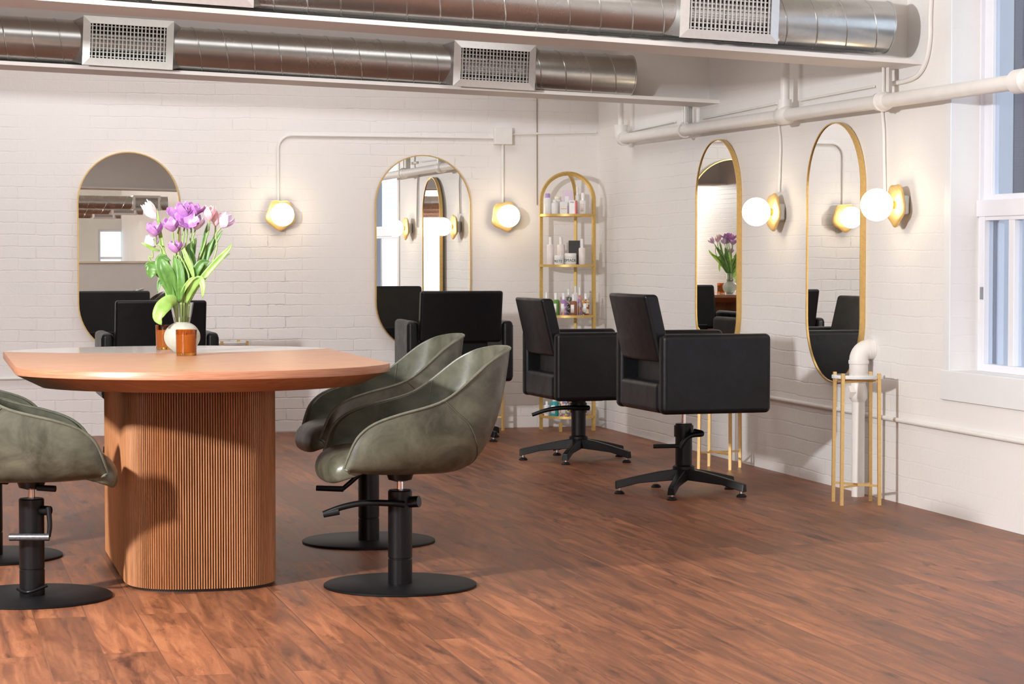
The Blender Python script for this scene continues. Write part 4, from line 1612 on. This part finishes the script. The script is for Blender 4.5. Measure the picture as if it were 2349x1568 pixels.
M_flor = multi('floral_print', [(0.75, 0.65, 0.45), (0.35, 0.08, 0.04), (0.10, 0.06, 0.05), (0.8, 0.75, 0.65), (0.6, 0.3, 0.08)], 70)
M_flor2 = multi('bright_floral_print', [(0.85, 0.65, 0.08), (0.10, 0.05, 0.12), (0.6, 0.1, 0.3), (0.8, 0.78, 0.7), (0.15, 0.25, 0.45)], 70)
M_flor3 = multi('monochrome_print', [(0.05, 0.05, 0.05), (0.5, 0.52, 0.5), (0.12, 0.14, 0.12), (0.7, 0.7, 0.68)], 80)
M_sunset = multi('violet_orange_print', [(0.35, 0.2, 0.5), (0.75, 0.35, 0.15), (0.6, 0.55, 0.7)], 50)


def depth_for(fr_):
    return (EC + front_dir * fr_).dot(FH)


def spot(px0, px1, zsh, fr_):
    """footprint centre and width of a product measured between two photo columns"""
    D = depth_for(fr_)
    a = dep((px0 + px1) / 2, 784, D)
    w = (px1 - px0) / F * D
    return Vector((a.x, a.y, zsh - 0.0015)), w, D


def hgt(py, px, D, zsh):
    return dep(px, py, D).z - zsh


SHG = ['products on the top tier', 'products on the second tier', 'products on the third tier', 'products on the bottom tier']


def bottle(lbl, tier, px0, px1, ytop, fr_, body, cap, shoulder=0.72, capr=0.42, caplen=None, label=None, lblcol=None, name='product_bottle', cat='bottle'):
    zsh = SHZ[tier if tier < 3 else 4]
    p, w, D = spot(px0, px1, zsh, fr_)
    h = hgt(ytop, (px0 + px1) / 2, D, zsh)
    t = thing(name, lbl, cat, p, 0, SHG[tier])
    r = w / 2 * 0.97
    hb = h * shoulder
    MB().lathe([(0, 0), (r * 0.94, 0), (r, 0.004), (r, hb - r * 0.35), (r * 0.85, hb - r * .08), (r * 0.45, hb), (0, hb)], 24).build('bottle_body', body, t, smooth=50)
    cr = r * capr
    MB().lathe([(cr, hb), (cr, h - 0.004), (cr * 0.85, h), (0, h)], 18).build('bottle_cap', cap, t, smooth=50)
    if label:
        z0, z1 = hb * 0.18, hb * 0.74
        a0 = atan2(-FH.y, -FH.x)
        m = MB()
        n = 10
        rings = []
        for k in range(n + 1):
            a = a0 - 0.75 + 1.0 * k / n - 0.1
            rings.append([Vector(((r + .0008) * cos(a), (r + .0008) * sin(a), z)) for z in (z0, z1)])
        vs = [q for g_ in rings for q in g_]
        m.add(vs, [(2 * k, 2 * k + 2, 2 * k + 3, 2 * k + 1) for k in range(n)])
        m.build('label', lblcol or M_lbl, t, solid=0.0004, soff=1)
    return t, p, w, h, D


def prbox(lbl, tier, px0, px1, ytop, fr_, mat, rz=0.0, dp=0.8, name='product_box', cat='box'):
    zsh = SHZ[tier if tier < 3 else 4]
    p, w, D = spot(px0, px1, zsh, fr_)
    h = hgt(ytop, (px0 + px1) / 2, D, zsh)
    t = thing(name, lbl, cat, p, rz, SHG[tier])
    w /= (cos(abs(rz + YAW)) + dp * sin(abs(rz + YAW)))
    MB().box((0, 0, h / 2), (w, w * dp, h)).build('carton', mat, t, bevel=0.001, seg=1)
    return t, p, w, h, D


def text_mesh(s, size, thick=0.0006):
    cu = bpy.data.curves.new('letters', 'FONT')
    cu.body = s
    cu.size = size
    cu.align_x = 'CENTER'
    cu.align_y = 'CENTER'
    cu.extrude = thick
    o = bpy.data.objects.new('letters_tmp', cu)
    COL.objects.link(o)
    dg = bpy.context.evaluated_depsgraph_get()
    dg.update()
    me = bpy.data.meshes.new_from_object(o.evaluated_get(dg))
    bpy.data.objects.remove(o)
    bpy.data.curves.remove(cu)
    return me


def jar(lbl, tier, px0, px1, ytop, fr_, word, shift):
    zsh = SHZ[tier]
    p, w, D = spot(px0, px1, zsh, fr_)
    h = hgt(ytop, (px0 + px1) / 2, D, zsh)
    t = thing('product_jar', lbl, 'jar', p, 0, SHG[tier])
    r = w / 2
    MB().lathe([(0, 0), (r * .93, 0), (r, 0.006), (r, h * 0.62), (0, h * .62)], 32).build('jar_body', M_pw, t, smooth=40)
    MB().lathe([(r * .985, h * .63), (r * 1.0, h * 0.65), (r * 1.0, h * 0.93), (r * 0.93, h), (0, h)], 32).build('jar_lid', M_pw, t, smooth=40)
    me = text_mesh(word, 0.030 if len(word) > 5 else 0.027)
    a0 = atan2(-FH.y, -FH.x)
    for q in me.vertices:
        a = a0 + (q.co.x + shift) / r
        rr = r + 0.0006 + q.co.z
        q.co = Vector((rr * cos(a), rr * sin(a), h * 0.36 + q.co.y))
    me.materials.clear()
    me.materials.append(M_ink)
    o = bpy.data.objects.new('lettering', me)
    COL.objects.link(o)
    o.parent = t
    return t


# top tier
bottle('white bottle with purple cap at the left end of the top tier', 0, 1247, 1265, 443, 0.09, M_pw, M_ppur, 0.80, 0.62)
bottle('short white bottle beside the purple-capped one on the top tier', 0, 1264, 1281, 458, 0.10, M_pw, M_pw, 0.82, 0.6)
bottle('white jar with tan lid behind the short bottle on the top tier', 0, 1271, 1288, 450, -0.02, M_pw, M_pcrm, 0.86, 0.95)
t_, p_, w_, h_, D_ = prbox('small white carton with an orange stripe on the top tier', 0, 1284, 1301, 462, 0.12, M_pw, rz=-YAW)
MB().box((0, -w_ * 0.4 - .0005, h_ * 0.42), (w_ * 0.8, 0.001, 0.004)).build('orange_stripe', M_por, t_)
t_, p_, w_, h_, D_ = prbox('lilac and pink carton standing at the back of the top tier', 0, 1291, 1313, 436, -0.02, M_plil, rz=-YAW)
MB().box((-w_ * .1, -w_ * 0.4 - .0005, h_ * 0.55), (w_ * 0.4, 0.001, h_ * 0.4)).build('label', M_lbl, t_)
t_, p_, w_, h_, D_ = prbox('white carton with red side on the top tier', 0, 1305, 1324, 459, 0.12, M_pw, rz=-YAW - radians(14))
MB().box((w_ / 2 + 0.0006, 0, h_ / 2), (0.001, w_ * 0.78, h_ * 0.98)).build('red_panel', M_pred, t_)
MB().box((w_ / 2 * .82, -w_ * 0.4 - .0005, h_ / 2), (w_ * .16, 0.001, h_ * 0.98)).build('red_edge', M_pred, t_)
me = text_mesh('VVE', 0.016)
for q in me.vertices:
    q.co = Vector((q.co.x - .004, -w_ * 0.4 - 0.0012 - q.co.z, h_ * 0.86 + q.co.y))
me.materials.clear()
me.materials.append(M_ink)
o = bpy.data.objects.new('lettering', me)
COL.objects.link(o)
o.parent = t_
bottle('tall slim white bottle at the back right of the top tier', 0, 1319, 1329, 428, -0.03, M_pw, M_cap, 0.7, 0.6)
bottle('white pump bottle with clear cap at the right end of the top tier', 0, 1329, 1345, 442, 0.08, M_pw, M_cap, 0.66, 0.55, label=True, lblcol=M_ppk)
# second tier
bottle('blush bottle with narrow cap at the left end of the second tier', 1, 1254, 1271, 543, 0.08, M_ppk, M_pw, 0.74, 0.42)
bottle('blush bottle with narrow cap behind the two jars on the second tier', 1, 1277, 1296, 543, -0.01, M_ppk, M_pw, 0.74, 0.42)
prbox('tall black carton on the second tier behind the larger jar', 1, 1304, 1330, 551, -0.06, M_pblk, rz=-YAW, dp=0.5)
jar('small white jar lettered ASTE on the second tier', 1, 1272, 1293.5, 585, 0.13, 'PASTE', -0.015)
jar('larger white jar lettered OMADE on the second tier', 1, 1295, 1322, 580, 0.12, 'POMADE', -0.015)
bottle('blush bottle with pointed cap at the right end of the second tier', 1, 1327, 1343, 547, 0.09, M_ppk, M_pw, 0.66, 0.38)
# third tier
bottle('small pale bottle half behind the chair back at the left of the third tier', 2, 1249, 1259, 669, 0.02, M_pcrm, M_cap, 0.7, 0.6)
bottle('green-labelled bottle on the third tier', 2, 1266, 1284, 671, 0.10, M_pgrn, M_cap, 0.70, 0.45, label=True)
bottle('clear lilac bottle with navy label on the third tier', 2, 1284.5, 1301, 671, 0.12, M_sunset, M_cap, 0.70, 0.45, label=True, lblcol=M_lbl)
bottle('dark patterned bottle standing at the back of the third tier', 2, 1297, 1312, 662, -0.02, M_flor3, M_cap, 0.70, 0.45)
bottle('brown and navy bottle with white label in the middle of the third tier', 2, 1307, 1324, 674, 0.13, M_pbrn, M_cap, 0.68, 0.42, label=True)
bottle('tall clear spray bottle at the back of the third tier', 2, 1315, 1325, 655, -0.03, M_cap, M_cap, 0.78, 0.6)
bottle('slim violet and orange bottle on the third tier', 2, 1325.5, 1334, 658, 0.07, M_sunset, M_cap, 0.72, 0.6)
bottle('floral-print bottle at the right end of the third tier', 2, 1335, 1352, 672, 0.09, M_flor, M_cap, 0.72, 0.45, label=True)
# bottom tier
bottle('clear bottle at the left end of the bottom tier', 3, 1248, 1261, 919, 0.06, M_cap, M_cap, 0.75, 0.5, label=True)
bottle('teal-labelled bottle on the bottom tier', 3, 1261.5, 1282, 912, 0.10, M_ptea, M_cap, 0.82, 0.45, label=True)
bottle('bright floral-print bottle on the bottom tier', 3, 1284, 1307, 910, 0.12, M_flor2, M_pcrm, 0.82, 0.45, label=True)
bottle('red-labelled bottle beside the chair column on the bottom tier', 3, 1309, 1325, 912, 0.11, M_pred, M_cap, 0.8, 0.45, label=True)

# ------------------------------------------------------------------ small round stands


def stand(label, x, y, rot, top=0.672):
    t = thing('accent_table', label, 'side table', (x, y, 0), rot, 'small gold stands with marble tops')
    R_ = 0.128
    for k in range(4):
        a = pi / 4 + k * pi / 2
        c_ = Vector((cos(a), sin(a), 0)) * (R_ + 0.004)
        c2_ = Vector((cos(a), sin(a), 0)) * (R_ + 0.010)
        MB().tube([c2_, c_ + Vector((0, 0, top))], 0.0085, square=True).build('leg', M_goldl, t, smooth=30)
    for nm, z_ in (('lower_crossbar', 0.092), ('upper_crossbar', top - 0.045)):
        for k in range(2):
            a = pi / 4 + k * pi / 2
            c_ = Vector((cos(a), sin(a), 0)) * (R_)
            zz = Vector((0, 0, z_ + 0.006 * k))
            MB().tube([-c_ + zz, c_ + zz], 0.0055, square=True).build(nm, M_goldl, t, smooth=30)
    MB().lathe([(0, top - 0.030), (R_ - 0.004, top - 0.030), (R_, top - 0.027), (R_, top - 0.013), (R_ - 0.003, top - 0.010), (0, top - 0.010)], 48).build('marble_top', M_stone, t, smooth=40)
    return t


sA = gnd(1931, 1149.5) + gnd(1955.6, 1157.8) + gnd(2018, 1148) + gnd(2041.7, 1157)
sA = sA / 4
g_a, g_b = gnd(1955.6, 1157.8), gnd(2018, 1148)
ra_ = atan2(g_b.y - g_a.y, g_b.x - g_a.x)
stand('gold stand with white marble top in front of the drain pipe', min(sA.x, 4.62), sA.y, ra_ - pi / 4)
sB = (gnd(1611, 1076.4) + gnd(1626.6, 1068.4) + gnd(1676.6, 1078) + gnd(1688.5, 1070)) / 4
g_a, g_b = gnd(1626.6, 1068.4), gnd(1676.6, 1078)
stand('gold stand showing its legs behind the nearer black chair at the right wall', sB.x, sB.y, atan2(g_b.y - g_a.y, g_b.x - g_a.x) - pi / 4)
sc_ = on(1110, 800, 1, 15.93)
stand('gold stand against the far wall under the lamp, behind the green chairs', sc_.x, 15.93, 0.6)
sd_ = on(528, 800, 1, 15.90)
stand('gold stand against the far wall right of the chair behind the table', sd_.x, 15.90, 0.2)

# ------------------------------------------------------------------ things at the far end of the room, seen in the mirrors
t = thing('reception_desk', 'pale reception desk at the camera end of the room, seen in the left mirror', 'desk', (on(310, 640, 1, 2 * YB + 12.0).x - 0.5, -12.0, 0))
MB().box((0, 0, 0.55), (1.8, 0.6, 1.1)).build('counter_front', M_trim, t, bevel=0.01)
MB().box((0, 0, 1.12), (1.9, 0.7, 0.04)).build('counter_top', M_pcrm, t, bevel=0.005)

# ------------------------------------------------------------------ light


def area(name, loc, target, size, power, col, spread=pi):
    ld = bpy.data.lights.new(name, 'AREA')
    ld.shape = 'SQUARE' if isinstance(size, (int, float)) else 'RECTANGLE'
    if isinstance(size, (int, float)):
        ld.size = size
    else:
        ld.size, ld.size_y = size
    ld.energy = power
    ld.color = col
    ld.spread = spread
    o = bpy.data.objects.new(name, ld)
    COL.objects.link(o)
    o.location = loc
    d = Vector(target) - Vector(loc)
    o.rotation_euler = d.to_track_quat('-Z', 'Y').to_euler()
    return o


area('softbox_left', (-2.3, 5.95, 2.46), (4.4, 11.2, 1.1), 0.26, 500, (1.0, 0.995, 0.99))
for yy, pw_ in ((14.95, 50), (12.1, 31), (8.6, 26), (5.6, 34), (2.0, 44), (-2.5, 70)):  # unseen fill panels added under the ceiling for ambient brightness
    area('added_overhead_fill', (1.6, yy, 3.28), (1.6, yy, 0), (4.6, 0.8), pw_, (1.0, 0.985, 0.97))
for yy in (-8.5, -13.5, -18.5, -23.5):  # unseen point lights added to brighten the rear room in the mirrors
    ld = bpy.data.lights.new('added_rear_fill', 'POINT')
    ld.energy = 420
    ld.shadow_soft_size = 0.25
    ld.color = (1.0, 0.98, 0.95)
    lo = bpy.data.objects.new('added_rear_fill', ld)
    COL.objects.link(lo)
    lo.location = (-3.2, yy, 2.5)

w = bpy.data.worlds.new('daylight')
SC.world = w
w.use_nodes = True
bg = w.node_tree.nodes['Background']
bg.inputs['Color'].default_value = (0.88, 0.94, 1.0, 1)
bg.inputs['Strength'].default_value = 2.3

SC.view_settings.view_transform = 'Standard'
SC.view_settings.look = 'None'
SC.view_settings.gamma = 1
SC.view_settings.exposure = -0.15
SC.view_settings.use_curve_mapping = False
